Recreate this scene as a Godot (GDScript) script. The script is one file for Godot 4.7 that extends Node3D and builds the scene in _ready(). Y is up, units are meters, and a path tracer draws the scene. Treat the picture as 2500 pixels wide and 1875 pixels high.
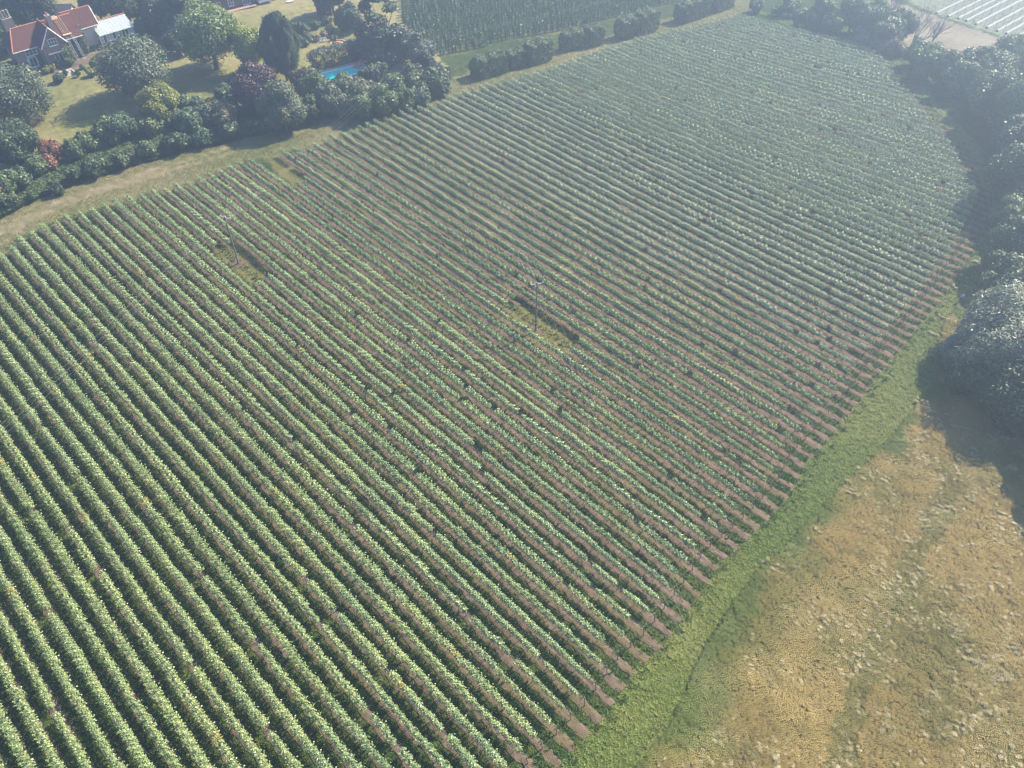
extends Node3D
# Aerial view of a vineyard with a hedged garden, brick house and pool behind it. Units are metres, y up, the camera looks towards -z.
# Ground points are written (x, f) where f = -z is the distance ahead of the camera.
const TERRAIN := [-0.98,-0.52,-0.06,0.34,0.69,0.96,1.16,1.3,1.35,1.32,1.21,1.03,0.82,-0.84,-0.43,-0.03,0.32,0.61,0.79,0.84,0.75,0.5,0.1,-0.43,-1.04,-1.68,-0.67,-0.34,-0.01,0.29,0.51,0.61,0.52,0.21,-0.36,-1.14,-2.07,-3.1,-4.15,-0.46,-0.22,0.01,0.23,0.4,0.43,0.21,-0.35,-1.25,-2.43,-3.75,-5.14,-6.53,-0.15,-0.05,0.05,0.16,0.25,0.22,-0.1,-0.94,-2.24,-3.81,-5.47,-7.11,-8.72,0.3,0.21,0.14,0.1,0.08,-0.05,-0.48,-1.61,-3.37,-5.32,-7.19,-8.93,-10.61,0.94,0.61,0.31,0.08,-0.09,-0.45,-1.12,-2.49,-4.72,-6.87,-8.75,-10.47,-12.14,1.77,1.22,0.67,0.16,-0.22,-0.85,-2.11,-3.76,-6.18,-8.19,-9.91,-11.59,-13.28,2.81,2.09,1.36,0.61,-0.0,-0.58,-2.21,-4.18,-6.65,-8.67,-10.44,-12.23,-14.07,4.02,3.23,2.43,1.69,1.1,0.68,-0.67,-2.63,-5.32,-7.97,-10.26,-12.4,-14.51,5.44,4.61,3.82,3.1,2.48,1.82,0.59,-1.39,-4.04,-6.89,-9.59,-12.12,-14.57,7.04,6.19,5.36,4.57,3.76,2.78,1.39,-0.58,-3.07,-5.87,-8.73,-11.52,-14.27,8.81,7.87,6.94,5.99,4.93,3.67,2.08,0.09,-2.3,-4.99,-7.85,-10.75,-13.66,10.69,9.61,8.52,7.35,6.04,4.53,2.77,0.72,-1.61,-4.21,-7.01,-9.92,-12.87,12.61,11.36,10.08,8.68,7.13,5.39,3.47,1.36,-0.95,-3.47,-6.2,-9.07,-12.01]
const TX0 := -180.0
const TF0 := -30.0
const TSTEP := 30.0
const TNX := 15
const TNF := 13
const ROW_STEP := 2.16
const NX := 0.71999
const NF := 0.69399
const DX := -0.69399
const DF := 0.71999
const ROWS := [
	[-23.26,50.25,71.25,0.0,0.0,0,0],
	[-21.1,48.25,78.25,0.0,0.0,0,0],
	[-18.94,46.25,85.25,0.0,0.0,0,0],
	[-16.78,44.25,93.25,0.0,0.0,0,0],
	[-14.62,42.25,100.25,0.0,0.0,0,0],
	[-12.46,40.25,107.25,0.0,0.0,0,0],
	[-10.3,38.25,114.25,0.0,0.0,0,0],
	[-8.14,36.25,121.25,0.0,0.0,0,0],
	[-5.98,33.25,129.25,0.0,0.0,0,0],
	[-3.82,31.25,136.25,0.0,0.0,0,0],
	[-1.66,29.25,143.25,0.0,0.0,0,0],
	[0.5,27.25,147.06,0.0,0.0,0,1],
	[2.66,25.25,146.52,0.0,0.0,0,1],
	[4.82,23.25,145.98,0.0,0.0,0,1],
	[6.98,21.25,145.44,0.0,0.0,0,1],
	[9.14,19.25,144.9,0.0,0.0,0,1],
	[11.3,18.25,144.36,0.0,0.0,1,1],
	[13.46,18.25,143.82,0.0,0.0,1,1],
	[15.62,18.25,143.28,0.0,0.0,1,1],
	[17.78,18.25,143.8,0.0,0.0,1,1],
	[19.94,18.25,145.47,0.0,0.0,1,1],
	[22.1,18.25,145.76,0.0,0.0,1,1],
	[24.26,18.25,146.59,0.0,0.0,1,1],
	[26.42,18.26,146.46,0.0,0.0,1,1],
	[28.58,18.27,146.71,0.0,0.0,1,1],
	[30.74,18.26,145.79,0.0,0.0,1,1],
	[32.9,18.63,144.85,0.0,0.0,1,1],
	[35.06,18.93,145.28,0.0,0.0,1,1],
	[37.22,19.23,145.05,0.0,0.0,1,1],
	[39.38,19.21,144.35,0.0,0.0,1,1],
	[41.54,19.12,143.49,0.0,0.0,1,1],
	[43.7,19.29,143.18,106.54,119.3,1,1],
	[45.86,19.57,142.52,106.79,119.05,1,1],
	[48.02,19.84,142.12,0.0,0.0,1,1],
	[50.18,20.11,141.89,0.0,0.0,1,1],
	[52.34,20.43,141.44,0.0,0.0,1,1],
	[54.5,20.82,141.39,0.0,0.0,1,1],
	[56.66,20.95,141.58,0.0,0.0,1,1],
	[58.82,20.79,141.38,0.0,0.0,1,1],
	[60.98,20.7,141.27,0.0,0.0,1,1],
	[63.14,20.66,141.32,0.0,0.0,1,1],
	[65.3,20.63,127.9,0.0,0.0,1,1],
	[67.46,20.67,128.35,0.0,0.0,1,1],
	[69.62,20.7,139.36,59.74,73.07,1,1],
	[71.78,21.1,138.71,59.65,73.21,1,1],
	[73.94,21.63,137.74,0.0,0.0,1,1],
	[76.1,22.16,137.32,0.0,0.0,1,1],
	[78.26,22.32,137.49,0.0,0.0,1,1],
	[80.42,22.33,137.57,0.0,0.0,1,1],
	[82.58,22.33,137.36,0.0,0.0,1,1],
	[84.74,22.51,137.16,0.0,0.0,1,1],
	[86.9,22.7,137.17,0.0,0.0,1,1],
	[89.06,22.89,137.17,0.0,0.0,1,1],
	[91.22,23.07,136.98,0.0,0.0,1,1],
	[93.38,23.24,136.8,0.0,0.0,1,1],
	[95.54,23.42,136.8,0.0,0.0,1,1],
	[97.7,23.72,136.8,0.0,0.0,1,1],
	[99.86,24.0,136.77,0.0,0.0,1,1],
	[102.02,24.12,136.2,0.0,0.0,1,1],
	[104.18,24.24,135.64,0.0,0.0,1,1],
	[106.34,24.37,135.19,0.0,0.0,1,1],
	[108.5,24.49,135.24,0.0,0.0,1,1],
	[110.66,24.63,135.29,0.0,0.0,1,1],
	[112.82,24.78,135.36,0.0,0.0,1,1],
	[114.98,24.93,135.52,0.0,0.0,1,1],
	[117.14,25.1,135.68,0.0,0.0,1,1],
	[119.3,25.32,135.35,0.0,0.0,1,1],
	[121.46,25.53,134.92,0.0,0.0,1,1],
	[123.62,25.75,134.48,0.0,0.0,1,1],
	[125.78,26.0,134.03,0.0,0.0,1,1],
	[127.94,26.24,133.73,0.0,0.0,1,1],
	[130.1,26.49,133.68,0.0,0.0,1,1],
	[132.26,26.74,133.56,0.0,0.0,1,1],
	[134.42,27.01,133.37,0.0,0.0,1,1],
	[136.58,27.4,133.18,0.0,0.0,1,1],
	[138.74,27.79,132.99,0.0,0.0,1,1],
	[140.9,28.18,132.8,0.0,0.0,1,1],
	[143.06,28.57,132.64,0.0,0.0,1,1],
	[145.22,28.96,132.57,0.0,0.0,1,1],
	[147.38,29.42,132.51,0.0,0.0,1,1],
	[149.54,29.93,132.44,0.0,0.0,1,1],
	[151.7,30.44,132.39,0.0,0.0,1,1],
	[153.86,30.98,132.36,0.0,0.0,1,1],
	[156.02,31.57,132.34,0.0,0.0,1,1],
	[158.18,33.29,132.32,0.0,0.0,1,1],
	[160.34,35.86,132.26,0.0,0.0,1,1],
	[162.5,37.45,132.13,0.0,0.0,1,1],
	[164.66,39.03,132.0,0.0,0.0,1,1],
	[166.82,40.62,131.87,0.0,0.0,1,1],
	[168.98,42.2,131.75,0.0,0.0,1,1],
	[171.14,44.01,131.53,0.0,0.0,1,1],
	[173.3,46.23,131.31,0.0,0.0,1,1],
	[175.46,48.44,131.09,0.0,0.0,1,1],
	[177.62,50.7,130.87,0.0,0.0,1,1],
	[179.78,53.0,130.41,0.0,0.0,1,1],
	[181.94,55.3,129.94,0.0,0.0,1,1],
	[184.1,57.6,129.46,0.0,0.0,1,1],
	[186.26,59.73,128.99,0.0,0.0,1,1],
	[188.42,61.78,128.5,0.0,0.0,1,1],
	[190.58,63.83,127.99,0.0,0.0,1,1],
	[192.74,65.88,127.48,0.0,0.0,1,1],
	[194.9,67.91,126.98,0.0,0.0,1,1],
	[197.06,69.78,126.65,0.0,0.0,1,1],
	[199.22,71.65,126.38,0.0,0.0,1,1],
	[201.38,73.52,126.1,0.0,0.0,1,1],
	[203.54,76.08,125.73,0.0,0.0,1,1],
	[205.7,78.83,125.19,0.0,0.0,1,1],
	[207.86,81.58,124.64,0.0,0.0,1,1]]
const ZONES := {"garden":[[-105.69,117.54],[-99.95,130.24],[-96.7,133.28],[-88.08,141.02],[-78.89,149.41],[-68.26,155.82],[-53.45,162.09],[-43.48,165.05],[-32.19,173.87],[-16.09,180.87],[-15.69,193.49],[-21.6,210.32],[-28.96,221.28],[-34.55,266.18],[-204.51,247.56],[-151.16,159.91]],"crop":[[-28.96,221.28],[-34.55,266.18],[92.98,277.42],[49.35,248.44],[28.64,233.12],[14.31,221.36],[-1.07,212.78],[-14.31,201.42],[-17.5,200.29],[-24.0,210.05]],"right_track":[[0.0,25.02],[4.8,29.97],[6.3,31.43],[8.01,33.1],[9.44,34.46],[10.97,36.52],[13.71,40.0],[17.13,43.03],[20.01,46.62],[22.99,50.31],[25.45,53.73],[28.61,56.36],[32.29,59.78],[36.16,63.62],[39.78,69.35],[44.05,73.47],[48.37,78.45],[52.46,83.06],[55.05,86.36],[62.25,94.16],[66.63,99.03],[71.08,104.26],[77.82,112.43],[85.01,122.39],[88.84,128.35],[91.04,132.04],[90.41,136.23],[92.67,149.33],[92.72,158.19],[92.56,170.23],[93.17,183.79],[94.03,193.32],[92.94,203.94],[86.83,216.03],[78.46,222.91],[68.36,241.69],[69.83,243.03],[74.03,235.85],[80.01,227.98],[86.83,220.77],[93.44,214.34],[95.61,202.2],[96.72,188.62],[95.32,172.33],[95.65,163.95],[96.45,155.25],[94.24,145.8],[93.95,139.36],[92.97,133.36],[91.92,129.13],[88.06,122.6],[81.32,113.07],[77.1,107.58],[73.29,102.89],[68.3,96.48],[65.64,91.79],[62.19,84.73],[59.1,80.2],[55.58,76.68],[50.49,71.46],[42.97,64.55],[36.06,58.19],[29.7,52.33],[24.1,45.88],[19.82,39.5],[16.78,33.7],[12.92,29.78],[10.84,25.35]],"meadow":[[10.84,25.35],[12.92,29.78],[16.78,33.7],[19.82,39.5],[24.1,45.88],[29.7,52.33],[36.06,58.19],[42.97,64.55],[50.49,71.46],[55.58,76.68],[59.1,80.2],[62.19,84.73],[65.64,91.79],[68.3,96.48],[73.29,102.89],[77.1,107.58],[81.32,113.07],[89.09,112.65],[84.86,86.58],[73.95,57.61],[57.58,25.08]],"left_track":[[-99.16,112.94],[-93.82,126.6],[-89.03,133.38],[-83.31,138.88],[-75.0,145.05],[-65.34,151.33],[-58.76,155.19],[-52.68,158.5],[-45.1,164.23],[-38.79,169.11],[-32.19,173.87],[-23.52,179.49],[-14.97,186.01],[-8.94,193.35],[-2.01,196.6],[7.26,204.64],[18.25,213.95],[27.46,220.32],[40.0,232.01],[53.08,241.87],[65.38,250.35],[74.23,257.6],[72.96,246.47],[68.21,240.99],[65.27,235.28],[59.07,231.79],[52.92,227.29],[46.23,223.38],[37.42,218.06],[30.63,212.81],[23.36,206.68],[17.01,200.78],[10.63,195.07],[1.66,187.91],[-1.25,185.26],[-6.38,182.05],[-9.63,179.99],[-13.02,176.25],[-17.71,171.56],[-23.34,168.44],[-28.04,163.96],[-31.48,161.2],[-34.63,158.18],[-38.38,155.24],[-40.87,152.43],[-42.75,151.21],[-45.26,150.31],[-46.92,149.45],[-49.96,147.76],[-53.03,146.41],[-54.95,144.49],[-56.84,142.91],[-58.66,141.51],[-60.18,139.39],[-62.04,138.33],[-64.03,136.99],[-65.83,135.38],[-68.03,134.64],[-69.79,133.08],[-71.98,132.22],[-74.18,131.23],[-76.1,130.12],[-77.57,127.83],[-79.75,127.02],[-81.97,126.34],[-83.71,124.26],[-85.44,122.85],[-86.5,120.24],[-88.06,118.77],[-87.97,115.33],[-86.26,104.33],[-86.74,87.25]],"red_field":[[108.94,251.18],[116.55,233.4],[120.32,225.95],[129.57,207.93],[139.26,200.65],[131.54,185.37],[118.38,194.22],[106.99,192.7],[102.37,198.62],[101.66,219.74]],"net_field":[[117.18,275.82],[184.07,268.92],[141.4,189.69],[130.11,209.09],[120.99,227.61],[115.18,242.03]],"hedge_foot":[[-103.76,122.42],[-97.78,135.79],[-88.94,143.27],[-80.07,153.01],[-69.99,161.97],[-58.65,169.51],[-45.13,174.49],[-33.44,183.79],[-15.32,192.27],[-14.86,184.15],[-23.44,178.62],[-32.09,173.05],[-38.67,168.33],[-44.97,163.49],[-52.45,157.45],[-58.51,154.17],[-65.16,150.67],[-74.81,144.43],[-83.1,138.3],[-88.81,132.83],[-93.49,125.83],[-98.62,111.82]],"late":[[-50.65,149.04],[-46.91,151.1],[-41.48,141.85],[-39.23,138.16],[-41.9,135.49],[-44.64,139.53]]}
const RUTS := [[[-92.17,112.99],[-90.38,118.63],[-88.45,124.47],[-84.55,129.75],[-80.58,133.49],[-74.96,137.54],[-68.44,142.09],[-61.58,146.56],[-54.54,151.58],[-48.8,156.33],[-42.71,160.61],[-34.71,165.58],[-27.28,170.84],[-19.52,176.27],[-14.16,180.12]],[[-93.73,116.45],[-91.64,121.55],[-89.67,125.61],[-85.67,130.68],[-81.37,134.6],[-75.44,139.0],[-68.98,143.92],[-62.16,148.78],[-55.15,154.26],[-49.25,158.6],[-43.09,162.81],[-35.0,167.7],[-27.54,173.29],[-19.65,177.99],[-15.19,181.61]]]
const STRIP := [[58.33,65.69],[54.08,59.86],[49.63,54.45],[44.95,47.81],[41.77,43.71],[38.48,38.91],[35.3,34.02],[32.54,28.69],[30.9,25.64]]
const EDGE := [[10.84,25.35],[12.92,29.78],[16.78,33.7],[19.82,39.5],[24.1,45.88],[29.7,52.33],[36.06,58.19],[42.97,64.55],[50.49,71.46],[55.58,76.68],[59.1,80.2],[62.19,84.73],[65.64,91.79],[68.3,96.48],[73.29,102.89],[77.1,107.58],[81.32,113.07],[88.06,122.6]]
const TREES := [
	["evergreen_oak","large grey green evergreen tree cut by the left edge of the photo","tree","round",-103.17,159.31,8.6,7.2,6.6,"greyoak",0.42,"garden trees"],
	["broadleaf_tree","dark green tree below the large grey tree at the left edge","tree","round",-96.9,143.83,5.4,5.2,4.8,"dark",0.42,"garden trees"],
	["evergreen_oak","rounded grey green evergreen tree on the lawn before the brick house","tree","round",-82.38,172.93,9.2,7.6,7.0,"greyoak",0.42,"garden trees"],
	["lime_tree","tall light green spreading tree right of the conservatory","tree","round",-69.73,188.62,9.4,8.2,8.3,"light",0.5,"garden trees"],
	["broadleaf_tree","bright yellow green tree between the tall light tree and weeping conifer","tree","round",-60.05,185.84,4.8,6.0,7.0,"yellow",0.42,"garden trees"],
	["weeping_conifer","dark weeping conifer with hanging sprays in the garden","tree","weeping",-52.23,183.46,4.9,7.6,7.4,"conifer",0.5,"garden trees"],
	["copper_beech","dark purple copper beech above the hedge","tree","round",-55.06,167.35,6.0,5.5,5.8,"copper",0.42,"garden trees"],
	["purple_shrub","small purple leaved shrub right of the copper beech","shrub","round",-48.41,178.36,2.9,2.6,3.0,"copper",0.36,"garden trees"],
	["broadleaf_tree","small yellow green tree on the lawn edge behind the hedgerow","tree","round",-73.61,161.17,4.8,4.3,5.0,"yellow2",0.4,"garden trees"],
	["willow_tree","pale grey green bushy tree in front of the copper beech","tree","round",-47.79,159.85,5.3,5.4,5.5,"greygreen",0.4,"garden trees"],
	["cedar_tree","tall dark cedar behind the pool hedge","tree","cedar",-31.54,195.8,7.4,11,10.5,"conifer",0.55,"garden trees"],
	["broadleaf_tree","dark tree rising behind the roof of the brick house","tree","round",-117.14,203.61,8.5,7,9,"dark",0.5,"garden trees"],
	["broadleaf_tree","dark tree beside the left gable of the brick house","tree","round",-120.42,193.4,5.0,4.6,4.8,"dark",0.45,"garden trees"],
	["broadleaf_tree","dark tree at the top edge behind the conservatory","tree","round",-98.01,212.89,7.0,5.4,6,"dark2",0.48,"garden trees"],
	["broadleaf_tree","reddish brown tinged tree at the top edge behind the house","tree","round",-105.77,214.71,5.4,4.6,5.5,"dark2",0.48,"garden trees"],
	["cedar_tree","grey blue cedar at the top edge left of the second house","tree","cedar",-81.06,207.7,8.2,7,7.2,"bluecedar",0.5,"garden trees"],
	["broadleaf_tree","dark tree between the conservatory and the tall light tree","tree","round",-86.82,209.15,6.2,5.5,5.5,"dark2",0.48,"garden trees"],
	["broadleaf_tree","dark tree in the shade left of the tall light tree","tree","round",-80.69,196.86,3.6,3.2,3.2,"dark2",0.42,"garden trees"],
	["broadleaf_tree","round blue green bush right of the summerhouse","shrub","round",-42.25,215.5,4.6,3.6,3.8,"dark",0.42,"garden trees"],
	["broadleaf_tree","dark tree touching the top edge beside the summerhouse","tree","round",-48.77,225.54,5.6,4.5,6,"dark",0.45,"garden trees"],
	["garden_shrub","pale green shrub nearest the conservatory","shrub","round",-92.78,206.66,2.4,1.92,1.7999999999999998,"light2",0.34,"shrubs beside the conservatory"],
	["garden_shrub","pale green shrub second from the conservatory","shrub","round",-91.83,210.32,2.2,1.7600000000000002,1.6500000000000001,"light2",0.34,"shrubs beside the conservatory"],
	["garden_shrub","green hedge bush behind the conservatory end","shrub","round",-93.91,212.92,3.0,2.4000000000000004,2.25,"mid",0.34,"shrubs beside the conservatory"],
	["garden_shrub","pale green shrub third from the conservatory","shrub","round",-90.84,212.98,2.0,1.6,1.5,"light2",0.34,"shrubs beside the conservatory"],
	["garden_shrub","small yellowish shrub under the dark tree","shrub","round",-88.94,212.64,1.7,1.36,1.275,"yellow2",0.34,"shrubs beside the conservatory"],
	["garden_shrub","grey shrub at the left foot of the house wall","shrub","round",-114.97,184.79,1.5,1.2000000000000002,1.0499999999999998,"greygreen",0.3,"shrubs round the brick house"],
	["garden_shrub","grey shrub below the left french window","shrub","round",-111.86,183.64,1.5,1.2000000000000002,1.0499999999999998,"greygreen",0.3,"shrubs round the brick house"],
	["garden_shrub","low green shrub under the left french window","shrub","round",-109.51,182.64,1.1,0.8800000000000001,0.77,"mid",0.3,"shrubs round the brick house"],
	["garden_shrub","yellow flowering shrub before the house","shrub","round",-108.06,184.7,1.2,0.96,0.84,"yellow2",0.3,"shrubs round the brick house"],
	["garden_shrub","second yellow shrub before the house gable","shrub","round",-107.09,185.77,1.1,0.8800000000000001,0.77,"yellow2",0.3,"shrubs round the brick house"],
	["garden_shrub","clipped dark ball left of the gable door","shrub","round",-106.38,187.28,1.0,0.8,0.7,"dark",0.3,"shrubs round the brick house"],
	["garden_shrub","round green bush right of the gable door","shrub","round",-104.1,188.39,1.5,1.2000000000000002,1.0499999999999998,"mid",0.3,"shrubs round the brick house"],
	["garden_shrub","dark shrub left of the garden steps","shrub","round",-103.39,180.3,1.7,1.36,1.19,"dark",0.3,"shrubs round the brick house"],
	["garden_shrub","small plant on the bank above the steps","shrub","round",-100.79,187.27,0.9,0.7200000000000001,0.63,"light2",0.3,"shrubs round the brick house"],
	["garden_shrub","yellow shrub beside the round evergreen tree","shrub","round",-98.24,188.01,1.5,1.2000000000000002,1.0499999999999998,"yellow2",0.3,"shrubs round the brick house"],
	["garden_shrub","low yellow shrub below the bank","shrub","round",-97.33,183.58,1.4,1.1199999999999999,0.9799999999999999,"yellow2",0.3,"shrubs round the brick house"],
	["garden_shrub","pale low shrub next to the round evergreen tree","shrub","round",-96.69,184.79,1.2,0.96,0.84,"light2",0.3,"shrubs round the brick house"],
	["clipped_yew","narrow clipped yew left of the garden steps","shrub","round",-103.04,183.07,0.75,1.1,1.0,"dark",0.25,"clipped yews at the steps"],
	["clipped_yew","narrow clipped yew right of the garden steps","shrub","round",-100.18,183.19,0.75,1.1,1.0,"dark",0.25,"clipped yews at the steps"],
	["border_shrub","grey green plant in the overgrown garden border, first from its left end","shrub","round",-56.85,207.41,2.2,1.6500000000000001,1.32,"greygreen",0.3,"overgrown border above the pool lawn"],
	["border_shrub","dark green plant in the overgrown garden border, second from its left end","shrub","round",-56.32,213.07,2.0,1.5,1.2,"dark",0.3,"overgrown border above the pool lawn"],
	["border_shrub","dark green plant in the overgrown garden border, third from its left end","shrub","round",-53.59,211.0,2.4,1.7999999999999998,1.44,"dark",0.3,"overgrown border above the pool lawn"],
	["border_shrub","grey green plant in the overgrown garden border, fourth from its left end","shrub","round",-53.88,203.64,2.2,1.6500000000000001,1.32,"greygreen",0.3,"overgrown border above the pool lawn"],
	["border_shrub","grey green plant in the overgrown garden border, fifth from its left end","shrub","round",-51.81,207.69,1.8,1.35,1.08,"greygreen",0.3,"overgrown border above the pool lawn"],
	["border_shrub","green plant in the overgrown garden border, sixth from its left end","shrub","round",-51.13,215.67,1.8,1.35,1.08,"mid",0.3,"overgrown border above the pool lawn"],
	["border_shrub","green plant in the overgrown garden border, seventh from its left end","shrub","round",-49.03,219.11,2.0,1.5,1.2,"mid",0.3,"overgrown border above the pool lawn"],
	["border_shrub","dry straw coloured plant in the overgrown garden border, eighth from its left end","shrub","round",-49.54,207.44,1.4,1.0499999999999998,0.84,"straw",0.3,"overgrown border above the pool lawn"],
	["border_shrub","dry straw coloured plant in the overgrown garden border, ninth from its left end","shrub","round",-48.04,209.63,1.5,1.125,0.8999999999999999,"straw",0.3,"overgrown border above the pool lawn"],
	["border_shrub","dry straw coloured plant in the overgrown garden border, tenth from its left end","shrub","round",-46.91,212.98,1.6,1.2000000000000002,0.96,"straw",0.3,"overgrown border above the pool lawn"],
	["border_shrub","dry straw coloured plant in the overgrown garden border, eleventh from its left end","shrub","round",-44.85,211.8,1.4,1.0499999999999998,0.84,"straw",0.3,"overgrown border above the pool lawn"],
	["border_shrub","dry straw coloured plant in the overgrown garden border, twelfth from its left end","shrub","round",-43.66,214.97,1.3,0.9750000000000001,0.78,"straw",0.3,"overgrown border above the pool lawn"],
	["border_shrub","green plant in the overgrown garden border, thirteenth from its left end","shrub","round",-45.24,208.16,1.2,0.8999999999999999,0.72,"mid",0.3,"overgrown border above the pool lawn"],
	["border_shrub","green plant in the overgrown garden border, fourteenth from its left end","shrub","round",-51.7,204.01,1.4,1.0499999999999998,0.84,"mid",0.3,"overgrown border above the pool lawn"],
	["pool_shrub","dark green bush between pool and track, 1st from the left","shrub","round",-43.69,164.18,3.4,2.8899999999999997,2.8899999999999997,"dark",0.48,"bushes between the pool and the track"],
	["pool_shrub","mid green bush between pool and track, 2nd from the left","shrub","round",-46.25,182.03,2.6,2.21,2.21,"mid",0.48,"bushes between the pool and the track"],
	["pool_shrub","mid green bush between pool and track, 3rd from the left","shrub","round",-43.63,172.05,4.2,3.57,3.57,"mid",0.48,"bushes between the pool and the track"],
	["pool_shrub","grey green bush between pool and track, 4th from the left","shrub","round",-39.15,166.43,4.2,3.57,3.57,"greygreen",0.48,"bushes between the pool and the track"],
	["pool_shrub","grey green bush between pool and track, 5th from the left","shrub","round",-36.47,165.51,2.8,2.38,2.38,"greygreen",0.48,"bushes between the pool and the track"],
	["pool_shrub","mid green bush between pool and track, 6th from the left","shrub","round",-36.85,172.75,4.0,3.4,3.4,"mid",0.48,"bushes between the pool and the track"],
	["pool_shrub","grey green bush between pool and track, 7th from the left","shrub","round",-34.55,169.46,4.4,3.74,3.74,"greygreen",0.48,"bushes between the pool and the track"],
	["pool_shrub","mid green bush between pool and track, 8th from the left","shrub","round",-32.46,165.05,3.6,3.06,3.06,"mid",0.48,"bushes between the pool and the track"],
	["pool_shrub","dark green bush between pool and track, 9th from the left","shrub","round",-32.75,184.22,2.6,2.21,2.21,"dark",0.48,"bushes between the pool and the track"],
	["pool_shrub","grey green bush between pool and track, 10th from the left","shrub","round",-31.13,171.87,3.4,2.8899999999999997,2.8899999999999997,"greygreen",0.48,"bushes between the pool and the track"],
	["pool_shrub","mid green bush between pool and track, 11th from the left","shrub","round",-31.1,186.13,2.4,2.04,2.04,"mid",0.48,"bushes between the pool and the track"],
	["pool_shrub","mid green bush between pool and track, 12th from the left","shrub","round",-27.87,167.26,3.8,3.23,3.23,"mid",0.48,"bushes between the pool and the track"],
	["pool_shrub","mid green bush between pool and track, 13th from the left","shrub","round",-26.4,174.31,3.8,3.23,3.23,"mid",0.48,"bushes between the pool and the track"],
	["pool_shrub","mid green bush between pool and track, 14th from the left","shrub","round",-23.74,169.75,3.2,2.72,2.72,"mid",0.48,"bushes between the pool and the track"],
	["pool_shrub","grey green bush between pool and track, 15th from the left","shrub","round",-23.15,183.21,3.2,2.72,2.72,"greygreen",0.48,"bushes between the pool and the track"],
	["pool_shrub","mid green bush between pool and track, 16th from the left","shrub","round",-21.75,174.96,3.6,3.06,3.06,"mid",0.48,"bushes between the pool and the track"],
	["pool_shrub","grey green bush between pool and track, 17th from the left","shrub","round",-19.89,171.51,2.8,2.38,2.38,"greygreen",0.48,"bushes between the pool and the track"],
	["pool_shrub","dark green bush between pool and track, 18th from the left","shrub","round",-18.44,177.39,3.8,3.23,3.23,"dark",0.48,"bushes between the pool and the track"],
	["pool_shrub","dark green bush between pool and track, 19th from the left","shrub","round",-16.61,180.14,3.6,3.06,3.06,"dark",0.48,"bushes between the pool and the track"],
	["pool_shrub","dark green bush between pool and track, 20th from the left","shrub","round",-15.78,177.58,2.2,1.87,1.87,"dark",0.48,"bushes between the pool and the track"],
	["leylandii_tree","large dark conifer at the right end of the pool hedge","tree","round",-26.21,193.91,3.6,4.2,4.2,"conifer",0.4,"dark conifers beside the far pole"],
	["leylandii_tree","dark conifer behind the end of the pool hedge","tree","round",-24.7,196.63,3.6,4.2,4.2,"conifer",0.4,"dark conifers beside the far pole"],
	["leylandii_tree","dark conifer left of the far pole","tree","round",-22.6,192.7,3.6,4.2,4.2,"conifer",0.4,"dark conifers beside the far pole"],
	["leylandii_tree","dark conifer just below the far pole","tree","round",-21.12,188.82,3.6,4.2,4.2,"conifer",0.4,"dark conifers beside the far pole"],
	["leylandii_tree","dark conifer touching the pool hedge top","tree","round",-28.2,197.1,3.6,4.2,4.2,"conifer",0.4,"dark conifers beside the far pole"],
	["column_conifer","narrow dark conifer at the pool side, first from the pool float","tree","round",-34.11,180.05,1.0,2.6,2.8,"conifer",0.3,"narrow conifers beside the pool"],
	["column_conifer","narrow dark conifer at the pool side, second from the pool float","tree","round",-33.0,180.11,1.0,2.6,2.8,"conifer",0.3,"narrow conifers beside the pool"],
	["column_conifer","narrow dark conifer at the pool side, third from the pool float","tree","round",-31.92,180.4,1.0,2.6,2.8,"conifer",0.3,"narrow conifers beside the pool"],
	["column_conifer","narrow dark conifer at the pool side, fourth from the pool float","tree","round",-30.98,181.13,1.0,2.6,2.8,"conifer",0.3,"narrow conifers beside the pool"],
	["hedgerow_shrub","dark green shrub in the hedgerow along the dirt track, 1st from the left edge","shrub","round",-96.92,125.63,2.608517707394796,2.2172400512855766,2.086814165915837,"dark",0.48,"hedgerow along the dirt track"],
	["hedgerow_shrub","brownish shrub in the hedgerow along the dirt track, 2nd from the left edge","shrub","round",-96.61,129.45,3.5747129221222664,3.0385059838039266,2.8597703376978134,"straw2",0.48,"hedgerow along the dirt track"],
	["hedgerow_shrub","dark green shrub in the hedgerow along the dirt track, 3rd from the left edge","shrub","round",-93.98,129.13,2.3816074559706513,2.0243663375750534,1.905285964776521,"dark",0.48,"hedgerow along the dirt track"],
	["hedgerow_shrub","green shrub in the hedgerow along the dirt track, 4th from the left edge","shrub","round",-94.93,132.6,3.6243829325749344,3.080725492688694,2.8995063460599475,"mid",0.48,"hedgerow along the dirt track"],
	["hedgerow_shrub","green shrub in the hedgerow along the dirt track, 5th from the left edge","shrub","round",-92.59,129.87,1.8792333801842531,1.5973483731566152,1.5033867041474025,"mid",0.48,"hedgerow along the dirt track"],
	["hedgerow_shrub","blue green shrub in the hedgerow along the dirt track, 6th from the left edge","shrub","round",-93.43,135.62,2.824526561118459,2.40084757695069,2.259621248894767,"bluegreen",0.48,"hedgerow along the dirt track"],
	["hedgerow_shrub","green shrub in the hedgerow along the dirt track, 7th from the left edge","shrub","round",-89.72,132.22,1.3785308356106625,1.171751210269063,1.1028246684885301,"mid",0.48,"hedgerow along the dirt track"],
	["hedgerow_shrub","green shrub in the hedgerow along the dirt track, 8th from the left edge","shrub","round",-91.81,140.89,2.812171842391307,2.390346066032611,2.249737473913046,"mid",0.48,"hedgerow along the dirt track"],
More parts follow.
